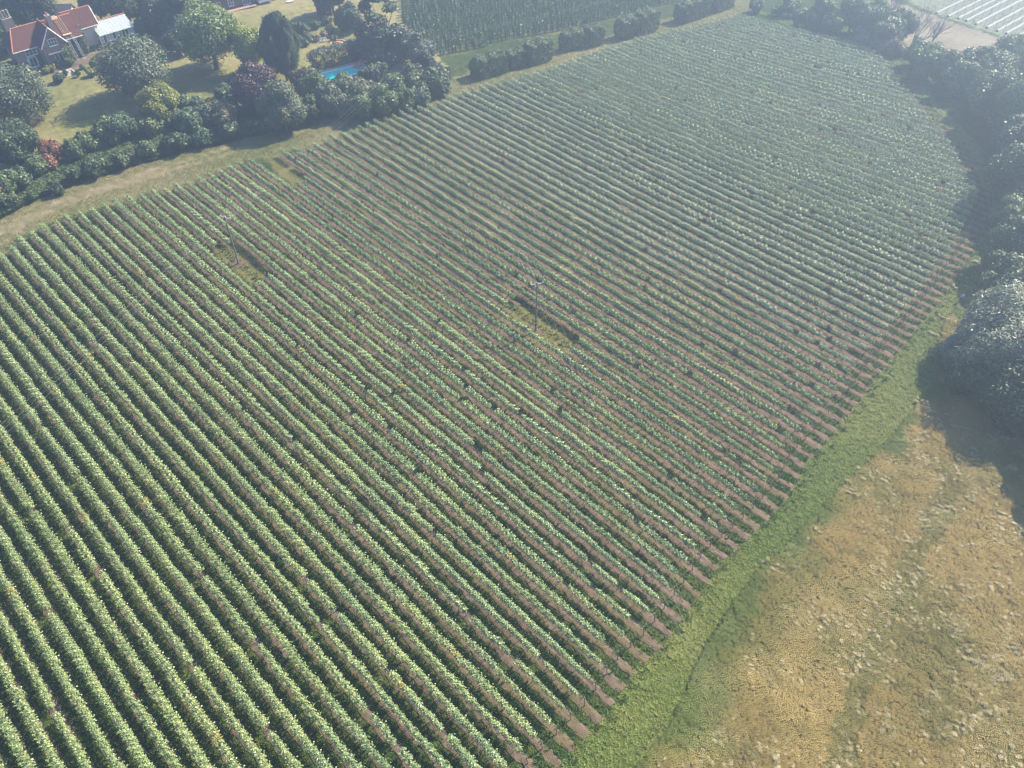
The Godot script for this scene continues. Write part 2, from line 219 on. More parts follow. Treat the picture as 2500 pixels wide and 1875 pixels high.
	["hedgerow_shrub","rusty red shrub in the hedgerow along the dirt track, 9th from the left edge","shrub","round",-90.36,142.13,2.2,1.87,1.7600000000000002,"rust",0.48,"hedgerow along the dirt track"],
	["hedgerow_shrub","rusty red shrub in the hedgerow along the dirt track, 10th from the left edge","shrub","round",-90.98,145.25,3.0074306026122213,2.556316012220388,2.4059444820897773,"rust",0.48,"hedgerow along the dirt track"],
	["hedgerow_shrub","dark green shrub in the hedgerow along the dirt track, 11th from the left edge","shrub","round",-86.11,133.97,1.716572719579518,1.4590868116425901,1.3732581756636144,"dark",0.48,"hedgerow along the dirt track"],
	["hedgerow_shrub","dark green shrub in the hedgerow along the dirt track, 12th from the left edge","shrub","round",-84.27,138.24,1.8942746390557237,1.610133443197365,1.515419711244579,"dark",0.48,"hedgerow along the dirt track"],
	["hedgerow_shrub","green shrub in the hedgerow along the dirt track, 13th from the left edge","shrub","round",-86.91,146.48,2.875564633593842,2.444229938554766,2.300451706875074,"mid",0.48,"hedgerow along the dirt track"],
	["hedgerow_shrub","green shrub in the hedgerow along the dirt track, 14th from the left edge","shrub","round",-85.52,149.34,2.8393691558052967,2.413463782434502,2.2714953246442375,"mid",0.48,"hedgerow along the dirt track"],
	["hedgerow_shrub","dark green shrub in the hedgerow along the dirt track, 15th from the left edge","shrub","round",-81.38,140.39,2.618700277563276,2.2258952359287845,2.094960222050621,"dark",0.48,"hedgerow along the dirt track"],
	["hedgerow_shrub","green shrub in the hedgerow along the dirt track, 16th from the left edge","shrub","round",-80.51,142.63,1.7439382298076955,1.4823474953365412,1.3951505838461564,"mid",0.48,"hedgerow along the dirt track"],
	["hedgerow_shrub","green shrub in the hedgerow along the dirt track, 17th from the left edge","shrub","round",-82.32,152.72,3.5509530733304415,3.0183101123308753,2.8407624586643534,"mid",0.48,"hedgerow along the dirt track"],
	["hedgerow_shrub","dark green shrub in the hedgerow along the dirt track, 18th from the left edge","shrub","round",-76.83,143.62,2.0177160556473583,1.7150586473002545,1.6141728445178867,"dark",0.48,"hedgerow along the dirt track"],
	["hedgerow_shrub","blue green shrub in the hedgerow along the dirt track, 19th from the left edge","shrub","round",-79.88,154.5,3.7576257878450914,3.1939819196683277,3.006100630276073,"bluegreen",0.48,"hedgerow along the dirt track"],
	["hedgerow_shrub","brownish shrub in the hedgerow along the dirt track, 20th from the left edge","shrub","round",-77.56,156.99,2.899835535400164,2.4648602050901394,2.3198684283201314,"straw2",0.48,"hedgerow along the dirt track"],
	["hedgerow_shrub","green shrub in the hedgerow along the dirt track, 21st from the left edge","shrub","round",-73.09,147.66,2.3981604257024403,2.038436361847074,1.9185283405619522,"mid",0.48,"hedgerow along the dirt track"],
	["hedgerow_shrub","green shrub in the hedgerow along the dirt track, 22nd from the left edge","shrub","round",-74.47,156.48,3.1215458402683423,2.653313964228091,2.497236672214674,"mid",0.48,"hedgerow along the dirt track"],
	["hedgerow_shrub","dark green shrub in the hedgerow along the dirt track, 23rd from the left edge","shrub","round",-69.98,150.82,1.9256906609408124,1.6368370617996906,1.54055252875265,"dark",0.48,"hedgerow along the dirt track"],
	["hedgerow_shrub","green shrub in the hedgerow along the dirt track, 24th from the left edge","shrub","round",-71.52,159.93,2.860272100494751,2.4312312854205382,2.288217680395801,"mid",0.48,"hedgerow along the dirt track"],
	["hedgerow_shrub","dark green shrub in the hedgerow along the dirt track, 25th from the left edge","shrub","round",-67.29,150.52,2.5854102239670755,2.197598690372014,2.0683281791736605,"dark",0.48,"hedgerow along the dirt track"],
	["hedgerow_shrub","blue green shrub in the hedgerow along the dirt track, 26th from the left edge","shrub","round",-70.0,165.68,2.6,2.21,2.08,"bluegreen",0.48,"hedgerow along the dirt track"],
	["hedgerow_shrub","blue green shrub in the hedgerow along the dirt track, 27th from the left edge","shrub","round",-67.63,158.49,3.344755384353708,2.8430420767006517,2.6758043074829665,"bluegreen",0.48,"hedgerow along the dirt track"],
	["hedgerow_shrub","blue green shrub in the hedgerow along the dirt track, 28th from the left edge","shrub","round",-67.23,164.05,3.2,2.72,2.5600000000000005,"bluegreen",0.48,"hedgerow along the dirt track"],
	["hedgerow_shrub","blue green shrub in the hedgerow along the dirt track, 29th from the left edge","shrub","round",-63.32,152.52,2.43944326769794,2.073526777543249,1.9515546141583522,"bluegreen",0.48,"hedgerow along the dirt track"],
	["hedgerow_shrub","grey green shrub in the hedgerow along the dirt track, 30th from the left edge","shrub","round",-64.62,161.53,3.0409537247634417,2.5848106660489254,2.4327629798107537,"greygreen",0.48,"hedgerow along the dirt track"],
	["hedgerow_shrub","very dark shrub in the hedgerow along the dirt track, 31st from the left edge","shrub","round",-63.53,162.99,3.0,2.55,2.4000000000000004,"conifer",0.48,"hedgerow along the dirt track"],
	["hedgerow_shrub","blue green shrub in the hedgerow along the dirt track, 32nd from the left edge","shrub","round",-63.5,171.43,2.8,2.38,2.2399999999999998,"bluegreen",0.48,"hedgerow along the dirt track"],
	["hedgerow_shrub","brownish shrub in the hedgerow along the dirt track, 33rd from the left edge","shrub","round",-60.41,160.96,3.2293402248605503,2.7449391911314676,2.5834721798884406,"straw2",0.48,"hedgerow along the dirt track"],
	["hedgerow_shrub","dark green shrub in the hedgerow along the dirt track, 34th from the left edge","shrub","round",-58.85,155.95,2.668575931147516,2.2682895414753887,2.134860744918013,"dark",0.48,"hedgerow along the dirt track"],
	["hedgerow_shrub","dark green shrub in the hedgerow along the dirt track, 35th from the left edge","shrub","round",-60.45,164.59,3.0,2.55,2.4000000000000004,"dark",0.48,"hedgerow along the dirt track"],
	["hedgerow_shrub","green shrub in the hedgerow along the dirt track, 36th from the left edge","shrub","round",-55.15,159.11,1.5105898365069756,1.2840013610309293,1.2084718692055807,"mid",0.48,"hedgerow along the dirt track"],
	["hedgerow_shrub","blue green shrub in the hedgerow along the dirt track, 37th from the left edge","shrub","round",-52.32,159.61,1.3599459145458883,1.155954027364005,1.0879567316367107,"bluegreen",0.48,"hedgerow along the dirt track"],
	["clipped_hedge","clipped hedge block beside the far grass track, first from the left","hedge","box",-5.55,190.24,4.3,2.0,4.8,"hedgeblock",0.36,"hedge blocks along the far track"],
	["clipped_hedge","clipped hedge block beside the far grass track, second from the left","hedge","box",1.0,195.76,2.7,1.6,4.2,"hedgeblock",0.36,"hedge blocks along the far track"],
	["clipped_hedge","clipped hedge block beside the far grass track, third from the left","hedge","box",6.25,199.3,3.7,1.8,5.2,"hedgeblock",0.36,"hedge blocks along the far track"],
	["clipped_hedge","clipped hedge block beside the far grass track, fourth from the left","hedge","box",15.19,209.33,2.9,1.7,4.6,"hedgeblock",0.36,"hedge blocks along the far track"],
	["clipped_hedge","clipped hedge block beside the far grass track, fifth from the left","hedge","box",21.21,212.7,2.4,1.6,5.0,"hedgeblock",0.36,"hedge blocks along the far track"],
	["clipped_hedge","clipped hedge block beside the far grass track, sixth from the left","hedge","box",30.41,219.41,2.8,1.9,5.2,"hedgeblock",0.36,"hedge blocks along the far track"],
	["clipped_hedge","clipped hedge block beside the far grass track, seventh from the left","hedge","box",36.13,223.67,3.3,1.9,5.6,"hedgeblock",0.36,"hedge blocks along the far track"],
	["clipped_hedge","clipped hedge block beside the far grass track, eighth from the left","hedge","box",50.33,234.72,5.2,2.0,5.2,"hedgeblock",0.36,"hedge blocks along the far track"],
	["clipped_hedge","clipped hedge block beside the far grass track, ninth from the left","hedge","box",59.85,242.68,4.2,2.0,5.0,"hedgeblock",0.36,"hedge blocks along the far track"],
	["boundary_bush","green bush in the tree belt at the right, 1st from the top","shrub","round",69.5,239.72,2.49,2.16,2,"mid",0.46,"tree belt along the right side of the vineyard"],
	["boundary_bush","green bush in the tree belt at the right, 2nd from the top","shrub","round",78.12,236.22,2.94,2.55,2.5,"mid",0.46,"tree belt along the right side of the vineyard"],
	["boundary_bush","green bush in the tree belt at the right, 3rd from the top","shrub","round",75.05,236.75,2.03,1.76,1.5,"mid",0.46,"tree belt along the right side of the vineyard"],
	["boundary_bush","green bush in the tree belt at the right, 4th from the top","tree","round",84.17,226.19,4.52,3.92,4.2,"mid",0.46,"tree belt along the right side of the vineyard"],
	["boundary_bush","blue green bush in the tree belt at the right, 5th from the top","tree","round",90.54,221.56,5.08,4.41,4.8,"bluegreen",0.46,"tree belt along the right side of the vineyard"],
	["boundary_bush","green bush in the tree belt at the right, 6th from the top","shrub","round",78.41,227.58,2.94,2.55,2.4,"mid",0.46,"tree belt along the right side of the vineyard"],
	["boundary_bush","blue green bush in the tree belt at the right, 7th from the top","tree","round",93.44,216.36,5.65,4.9,5.5,"bluegreen",0.46,"tree belt along the right side of the vineyard"],
	["boundary_bush","blue green bush in the tree belt at the right, 8th from the top","shrub","round",81.2,224.77,3.62,3.14,2.8,"bluegreen",0.46,"tree belt along the right side of the vineyard"],
	["boundary_bush","yellowish bush in the tree belt at the right, 9th from the top","shrub","round",88.35,222.47,2.71,2.35,3.3,"yellow2",0.46,"tree belt along the right side of the vineyard"],
	["boundary_bush","green bush in the tree belt at the right, 10th from the top","shrub","round",84.98,219.18,3.84,3.33,3,"mid",0.46,"tree belt along the right side of the vineyard"],
	["boundary_bush","green bush in the tree belt at the right, 11th from the top","tree","round",99.93,213.71,4.75,4.12,4,"mid",0.46,"tree belt along the right side of the vineyard"],
	["boundary_bush","blue green bush in the tree belt at the right, 12th from the top","tree","round",95.19,209.27,4.52,3.92,4,"bluegreen",0.46,"tree belt along the right side of the vineyard"],
	["boundary_bush","silvery willow like bush in the tree belt at the right, 13th from the top","shrub","willow",90.72,211.44,3.39,2.94,2.4,"silver",0.46,"tree belt along the right side of the vineyard"],
	["boundary_bush","brownish bush in the tree belt at the right, 14th from the top","shrub","round",93.12,205.3,2.6,2.25,1.5,"straw2",0.46,"tree belt along the right side of the vineyard"],
	["boundary_bush","brownish bush in the tree belt at the right, 15th from the top","shrub","round",95.98,203.53,2.94,2.55,1.8,"straw2",0.46,"tree belt along the right side of the vineyard"],
	["boundary_bush","blue green bush in the tree belt at the right, 16th from the top","tree","round",98.59,195.95,4.07,3.53,3.4,"bluegreen",0.46,"tree belt along the right side of the vineyard"],
	["boundary_bush","green bush in the tree belt at the right, 17th from the top","tree","round",115.62,184.44,6.1,5.29,5.6,"mid",0.46,"tree belt along the right side of the vineyard"],
	["boundary_bush","green bush in the tree belt at the right, 18th from the top","tree","round",97.41,187.51,4.86,4.21,4.4,"mid",0.46,"tree belt along the right side of the vineyard"],
	["boundary_bush","dark green bush in the tree belt at the right, 19th from the top","tree","round",108.07,185.3,5.08,4.41,4.6,"dark",0.46,"tree belt along the right side of the vineyard"],
	["boundary_bush","dark green bush in the tree belt at the right, 20th from the top","shrub","round",99.13,191.0,2.94,2.55,2.2,"dark",0.46,"tree belt along the right side of the vineyard"],
	["boundary_bush","blue green bush in the tree belt at the right, 21st from the top","tree","round",101.11,184.57,4.52,3.92,4,"bluegreen",0.46,"tree belt along the right side of the vineyard"],
	["boundary_bush","green bush in the tree belt at the right, 22nd from the top","tree","round",108.6,178.32,5.65,4.9,5,"mid",0.46,"tree belt along the right side of the vineyard"],
	["boundary_bush","green bush in the tree belt at the right, 23rd from the top","tree","round",100.91,177.8,4.52,3.92,4,"mid",0.46,"tree belt along the right side of the vineyard"],
	["boundary_bush","dark green bush in the tree belt at the right, 24th from the top","shrub","round",99.97,177.11,2.94,2.55,2.2,"dark",0.46,"tree belt along the right side of the vineyard"],
	["boundary_bush","green bush in the tree belt at the right, 25th from the top","tree","round",103.09,168.98,5.2,4.51,4.4,"mid",0.46,"tree belt along the right side of the vineyard"],
	["boundary_bush","dark green bush in the tree belt at the right, 26th from the top","tree","round",103.35,161.19,6.78,5.88,6,"dark",0.46,"tree belt along the right side of the vineyard"],
	["boundary_bush","grey green bush in the tree belt at the right, 27th from the top","shrub","round",101.71,165.2,2.94,2.55,2.2,"greygreen",0.46,"tree belt along the right side of the vineyard"],
	["boundary_bush","green bush in the tree belt at the right, 28th from the top","tree","round",104.2,154.28,7.23,6.27,7,"mid",0.46,"tree belt along the right side of the vineyard"],
	["boundary_bush","dark green bush in the tree belt at the right, 29th from the top","tree","round",100.4,153.55,4.07,3.53,3.2,"dark",0.46,"tree belt along the right side of the vineyard"],
	["boundary_bush","dark green bush in the tree belt at the right, 30th from the top","tree","round",99.06,143.05,6.78,5.88,5.6,"dark",0.46,"tree belt along the right side of the vineyard"],
	["boundary_bush","dark green bush in the tree belt at the right, 31st from the top","shrub","round",96.36,137.8,3.62,3.14,2.6,"dark",0.46,"tree belt along the right side of the vineyard"],
	["boundary_bush","dark green bush in the tree belt at the right, 32nd from the top","tree","round",93.3,130.65,7.23,6.27,6,"dark",0.46,"tree belt along the right side of the vineyard"],
	["boundary_bush","green bush in the tree belt at the right, 33rd from the top","tree","round",89.57,122.66,4.75,4.12,3.4,"mid",0.36,"tree belt along the right side of the vineyard"],
	["boundary_bush","green bush in the tree belt at the right, 34th from the top","shrub","round",87.63,119.11,3.62,3.14,2.4,"mid",0.36,"tree belt along the right side of the vineyard"],
	["boundary_bush","dark green bush in the tree belt at the right, 35th from the top","tree","round",84.68,110.75,5.65,4.9,5,"dark",0.36,"tree belt along the right side of the vineyard"],
	["boundary_bush","green bush in the tree belt at the right, 36th from the top","shrub","round",82.12,110.48,3.62,3.14,2.6,"mid",0.36,"tree belt along the right side of the vineyard"],
	["boundary_bush","dark green bush in the tree belt at the right, 37th from the top","tree","round",81.15,105.34,4.52,3.92,4,"dark",0.36,"tree belt along the right side of the vineyard"],
	["boundary_bush","green bush in the tree belt at the right, 38th from the top","shrub","round",78.4,104.75,3.16,2.74,2.2,"mid",0.36,"tree belt along the right side of the vineyard"],
	["boundary_bush","dark green bush in the tree belt at the right, 39th from the top","tree","round",80.01,98.49,5.65,4.9,5,"dark",0.36,"tree belt along the right side of the vineyard"],
	["boundary_bush","silvery willow like bush in the tree belt at the right, 40th from the top","tree","willow",72.65,91.02,6.78,5.88,6.2,"silver",0.36,"tree belt along the right side of the vineyard"],
	["boundary_bush","silvery willow like bush in the tree belt at the right, 41st from the top","tree","willow",68.84,87.21,5.2,4.51,4.2,"silver",0.36,"tree belt along the right side of the vineyard"],
	["boundary_bush","silvery willow like bush in the tree belt at the right, 42nd from the top","tree","willow",72.09,83.79,6.78,5.88,6.5,"silver",0.36,"tree belt along the right side of the vineyard"],
	["boundary_bush","silvery willow like bush in the tree belt at the right, 43rd from the top","shrub","willow",66.82,88.22,3.16,2.74,2.3,"silver",0.36,"tree belt along the right side of the vineyard"],
	["boundary_bush","dark green bush in the tree belt at the right, 44th from the top","shrub","round",65.87,83.09,3.39,2.94,2.0,"dark",0.36,"tree belt along the right side of the vineyard"],
	["boundary_bush","dark green bush in the tree belt at the right, 45th from the top","tree","round",68.44,80.59,4.52,3.92,3.2,"dark",0.36,"tree belt along the right side of the vineyard"],
	["boundary_bush","dark green bush in the tree belt at the right, 46th from the top","tree","round",70.35,77.18,6.78,5.88,4.6,"dark",0.36,"tree belt along the right side of the vineyard"],
	["boundary_tree","tall dark tree just outside the right edge, first of the clump shading the meadow","tree","round",75.5,54.0,4.2,3.9899999999999998,7.5,"dark",0.5,"trees outside the right edge"],
	["boundary_tree","tall dark tree just outside the right edge, second of the clump shading the meadow","tree","round",77.0,58.5,4.6,4.369999999999999,8.5,"dark",0.5,"trees outside the right edge"],
	["boundary_tree","tall dark tree just outside the right edge, third of the clump shading the meadow","tree","round",75.8,63.0,4.0,3.8,7.8,"dark",0.5,"trees outside the right edge"],
	["boundary_tree","tall dark tree just outside the right edge, fourth of the clump shading the meadow","tree","round",77.5,67.0,4.8,4.56,9,"dark",0.5,"trees outside the right edge"],
	["boundary_tree","tall dark tree just outside the right edge, fifth of the clump shading the meadow","tree","round",76.0,71.5,4.4,4.18,8,"dark",0.5,"trees outside the right edge"],
	["boundary_tree","tall dark tree just outside the right edge, sixth of the clump shading the meadow","tree","round",78.5,75.5,5,4.75,9.5,"dark",0.5,"trees outside the right edge"],
	["boundary_tree","tall dark tree just outside the right edge, seventh of the clump shading the meadow","tree","round",77.0,80.0,4.6,4.369999999999999,8.5,"dark",0.5,"trees outside the right edge"],
	["boundary_tree","tall dark tree just outside the right edge, eighth of the clump shading the meadow","tree","round",80.0,84.5,5,4.75,9,"dark",0.5,"trees outside the right edge"],
	["boundary_tree","tall dark tree just outside the right edge, ninth of the clump shading the meadow","tree","round",80.0,89.0,4.8,4.56,9,"dark",0.5,"trees outside the right edge"],
	["boundary_tree","tall dark tree just outside the right edge, tenth of the clump shading the meadow","tree","round",84.0,94.0,5.5,5.225,9.5,"dark",0.5,"trees outside the right edge"],
	["boundary_tree","tall dark tree just outside the right edge, eleventh of the clump shading the meadow","tree","round",88.0,101.0,6,5.699999999999999,9,"dark",0.5,"trees outside the right edge"],
	["boundary_tree","tall dark tree just outside the right edge, twelfth of the clump shading the meadow","tree","round",92.0,110.0,6,5.699999999999999,9,"dark",0.5,"trees outside the right edge"]]
const PLACE := {"pole1":[-46.97,112.83],"pole2":[3.76,96.21],"person":[73.12,102.8],"firepit":[-43.89,206.07],"bench1":[-52.87,202.88],"bench2":[-47.76,207.07],"cons":[-101.32,200.81],"shed":[-50.57,227.25],"house2":[-76.42,227.25],"pool0":[-44.55,185.38],"pool1":[-36.26,190.61],"slab":[-28.41,192.17],"float":[-37.8,189.07],"step":[-102.41,183.35],"table":[-101.82,198.89],"swing":[-61.51,234.17],"patch1":[-46.97,112.83],"patch2":[4.54,96.22],"gate":[24.42,218.2],"bankA":[-111.71,180.84],"bankB":[-99.19,191.49],"pole3":[-19.0,184.97],"house":[-112.97,184.42]}
const NETS := [[118.55,233.9],[120.49,230.82],[122.48,228.83],[123.67,226.62],[125.09,223.73],[126.66,220.54],[128.13,217.77],[129.55,215.69],[131.17,213.0]]
const DEAD := [[101.91,207.88,13.0],[105.84,206.24,9.5],[105.09,232.91,8.0]]
var terrain := PackedFloat32Array(TERRAIN)
var polys := {}
var boxes := {}
var rng := RandomNumberGenerator.new()
var patches := FastNoiseLite.new()
var fine := FastNoiseLite.new()
var swirl := FastNoiseLite.new()
var ridge := FastNoiseLite.new()
var taken := {}
var M := {}

# ------------------------------------------------------------------ helpers
class Shape:
	var v := PackedVector3Array()
	var n := PackedVector3Array()
	var c := PackedColorArray()
	var col := Color.WHITE
	func tri(a: Vector3, b: Vector3, d: Vector3) -> void:
		var nn := (d - a).cross(b - a).normalized()
		v.append(a); v.append(b); v.append(d)
		n.append(nn); n.append(nn); n.append(nn)
		c.append(col); c.append(col); c.append(col)
	func quad(a: Vector3, b: Vector3, d: Vector3, e: Vector3) -> void:
		tri(a, b, d); tri(a, d, e)
	func box(at: Vector3, size: Vector3, basis := Basis.IDENTITY) -> void:
		var h := size / 2.0
		var p := []
		for i in 8:
			p.append(at + basis * Vector3(h.x * (1 if i & 1 else -1), h.y * (1 if i & 2 else -1), h.z * (1 if i & 4 else -1)))
		for f in [[0, 2, 3, 1], [4, 5, 7, 6], [0, 1, 5, 4], [2, 6, 7, 3], [0, 4, 6, 2], [1, 3, 7, 5]]:
			var nn: Vector3 = ((p[f[0]] + p[f[1]] + p[f[2]] + p[f[3]]) / 4.0 - at).normalized()
			var k := v.size()
			quad(p[f[0]], p[f[1]], p[f[2]], p[f[3]])
			if n[k].dot(nn) < 0.0: turn(k)
	# turns the triangles from corner k on the other way
	func turn(k: int) -> void:
		for j in range(k, v.size(), 3):
			var swap := v[j + 1]
			v[j + 1] = v[j + 2]; v[j + 2] = swap
			n[j] = -n[j]; n[j + 1] = -n[j + 1]; n[j + 2] = -n[j + 2]
	func face_up() -> void:
		for j in range(0, v.size(), 3):
			if n[j].y < 0.0:
				var swap := v[j + 1]
				v[j + 1] = v[j + 2]; v[j + 2] = swap
				n[j] = -n[j]; n[j + 1] = -n[j + 1]; n[j + 2] = -n[j + 2]
	func tube(a: Vector3, b: Vector3, r0: float, r1: float, sides := 6, caps := true) -> void:
		var w := (b - a).normalized()
		var s := w.cross(Vector3.UP if absf(w.y) < 0.9 else Vector3.RIGHT).normalized()
		var t := w.cross(s)
		for i in sides:
			var a0 := TAU * i / sides
			var a1 := TAU * (i + 1) / sides
			var d0 := s * cos(a0) + t * sin(a0)
			var d1 := s * cos(a1) + t * sin(a1)
			for q in [[a + d0 * r0, d0], [b + d0 * r1, d0], [b + d1 * r1, d1], [a + d0 * r0, d0], [b + d1 * r1, d1], [a + d1 * r0, d1]]:
				v.append(q[0]); n.append(q[1]); c.append(col)
			if caps:
				tri(b, b + d1 * r1, b + d0 * r1)
	func leaf(at: Vector3, nn: Vector3, s: float, ang: float, slim := 0.62) -> void:
		var x := nn.cross(Vector3(0.31, 0.9, 0.17)).normalized()
		var y := nn.cross(x)
		var p := (x * cos(ang) + y * sin(ang)) * s * 0.5
		var q := nn.cross(p) * slim
		var m := at + p * 0.1
		v.append(at - p); v.append(m + q); v.append(at + p)
		v.append(at - p); v.append(at + p); v.append(m - q)
		for i in 6:
			n.append(nn); c.append(col)
	func mesh() -> ArrayMesh:
		var a := []
		a.resize(Mesh.ARRAY_MAX)
		a[Mesh.ARRAY_VERTEX] = v; a[Mesh.ARRAY_NORMAL] = n; a[Mesh.ARRAY_COLOR] = c
		var m := ArrayMesh.new()
		m.add_surface_from_arrays(Mesh.PRIMITIVE_TRIANGLES, a)
		return m

func numbered(called: String) -> String:
	taken[called] = taken.get(called, -1) + 1
	return called if taken[called] == 0 else "%s_%03d" % [called, taken[called]]

func tag(o: Node, label: String, category := "", group := "", kind := "") -> void:
	if label: o.set_meta("label", label)
	if category: o.set_meta("category", category)
	if group: o.set_meta("group", group)
	if kind: o.set_meta("kind", kind)

func thing(called: String, label: String, category: String, at: Vector3, turn := 0.0, group := "") -> Node3D:
	var o := Node3D.new()
	o.name = numbered(called)
	add_child(o)
	o.position = at
	o.rotation.y = turn
	tag(o, label, category, group)
	return o

func put(called: String, m: Mesh, mat: Material, parent: Node = self) -> MeshInstance3D:
	var o := MeshInstance3D.new()
	o.name = numbered(called) if parent == self else called
	o.mesh = m
	o.material_override = mat
	parent.add_child(o, true)
	return o

func part(called: String, s: Shape, mat: Material, parent: Node = self) -> MeshInstance3D:
	return put(called, s.mesh(), mat, parent)

func block(called: String, at: Vector3, size: Vector3, mat: Material, parent: Node, basis := Basis.IDENTITY) -> MeshInstance3D:
	var s := Shape.new()
	s.box(at, size, basis)
	return part(called, s, mat, parent)

func lin(r: float, g: float, b: float) -> Color:
	return Color(r, g, b).linear_to_srgb()

func mat(called: String, r: float, g: float, b: float, rough := 0.9, vertex := false, spec := 0.3) -> StandardMaterial3D:
	var m := StandardMaterial3D.new()
	m.resource_name = called
	m.albedo_color = lin(r, g, b)
	m.roughness = rough
	m.metallic_specular = spec
	m.vertex_color_use_as_albedo = vertex
	m.cull_mode = BaseMaterial3D.CULL_DISABLED
	M[called] = m
	return m

func noise_tex(freq: float, lo: float, hi: float, seed_: int, size := 512) -> NoiseTexture2D:
	var n := FastNoiseLite.new()
	n.seed = seed_
	n.frequency = freq
	n.fractal_octaves = 5
	var t := NoiseTexture2D.new()
	t.width = size; t.height = size
	t.seamless = true
	t.noise = n
	var g := Gradient.new()
	g.set_color(0, Color(lo, lo, lo)); g.set_color(1, Color(hi, hi, hi))
	t.color_ramp = g
	return t

# ------------------------------------------------------------------ terrain
func spline(t: float) -> Vector4:
	var u := 1.0 - t
	return Vector4(u * u * u, 3.0 * t * t * t - 6.0 * t * t + 4.0, -3.0 * t * t * t + 3.0 * t * t + 3.0 * t + 1.0, t * t * t) / 6.0

func ground(x: float, f: float) -> float:
	var gx := clampf((x - TX0) / TSTEP, 1.0, TNX - 2.001)
	var gf := clampf((f - TF0) / TSTEP, 1.0, TNF - 2.001)
	var i := int(gx)
	var j := int(gf)
	var a := spline(gx - i)
	var b := spline(gf - j)
	var h := 0.0
	for k in 4:
		var o := (i - 1 + k) * TNF + j - 1
		h += a[k] * (b.x * terrain[o] + b.y * terrain[o + 1] + b.z * terrain[o + 2] + b.w * terrain[o + 3])
	if x < -78.0 and f > 172.0:  # the terrace that the brick house stands on
		var q := Vector2(x, f) - Vector2(PLACE.bankA[0], PLACE.bankA[1])
		var along := q.dot(Vector2(0.7605, 0.6494))
		var back := q.dot(Vector2(-0.6494, 0.7605))
		h += 0.7 * smoothstep(0.2, 2.0, back) * smoothstep(-14.0, -10.0, along) * (1.0 - smoothstep(30.0, 36.0, along)) * (1.0 - smoothstep(26.0, 34.0, back))
	return h

func on(x: float, f: float, up := 0.0) -> Vector3:
	return Vector3(x, ground(x, f) + up, -f)

func row_point(c: float, a: float) -> Vector2:
	return Vector2(c * NX + a * DX, c * NF + a * DF)

func inside(zone: String, p: Vector2) -> bool:
	return boxes[zone].has_point(p) and Geometry2D.is_point_in_polygon(p, polys[zone])

func away(line: PackedVector2Array, p: Vector2) -> float:
	var best := 1e9
	for i in line.size() - 1:
		best = minf(best, p.distance_squared_to(Geometry2D.get_closest_point_to_segment(p, line[i], line[i + 1])))
	return sqrt(best)

func bearing(p: Vector2, centre: Vector2) -> float:
	return (p - centre).length()

# grassy gaps in the vine rows: round the two poles and at the late start by the track
func clearing(p: Vector2) -> bool:
	for key in ["pole1", "pole2"]:
		var w := p - Vector2(PLACE[key][0], PLACE[key][1])
		if absf(w.x * DX + w.y * DF) < 6.4 and absf(w.x * NX + w.y * NF - 0.9) < 2.5: return true
	return inside("late", p)

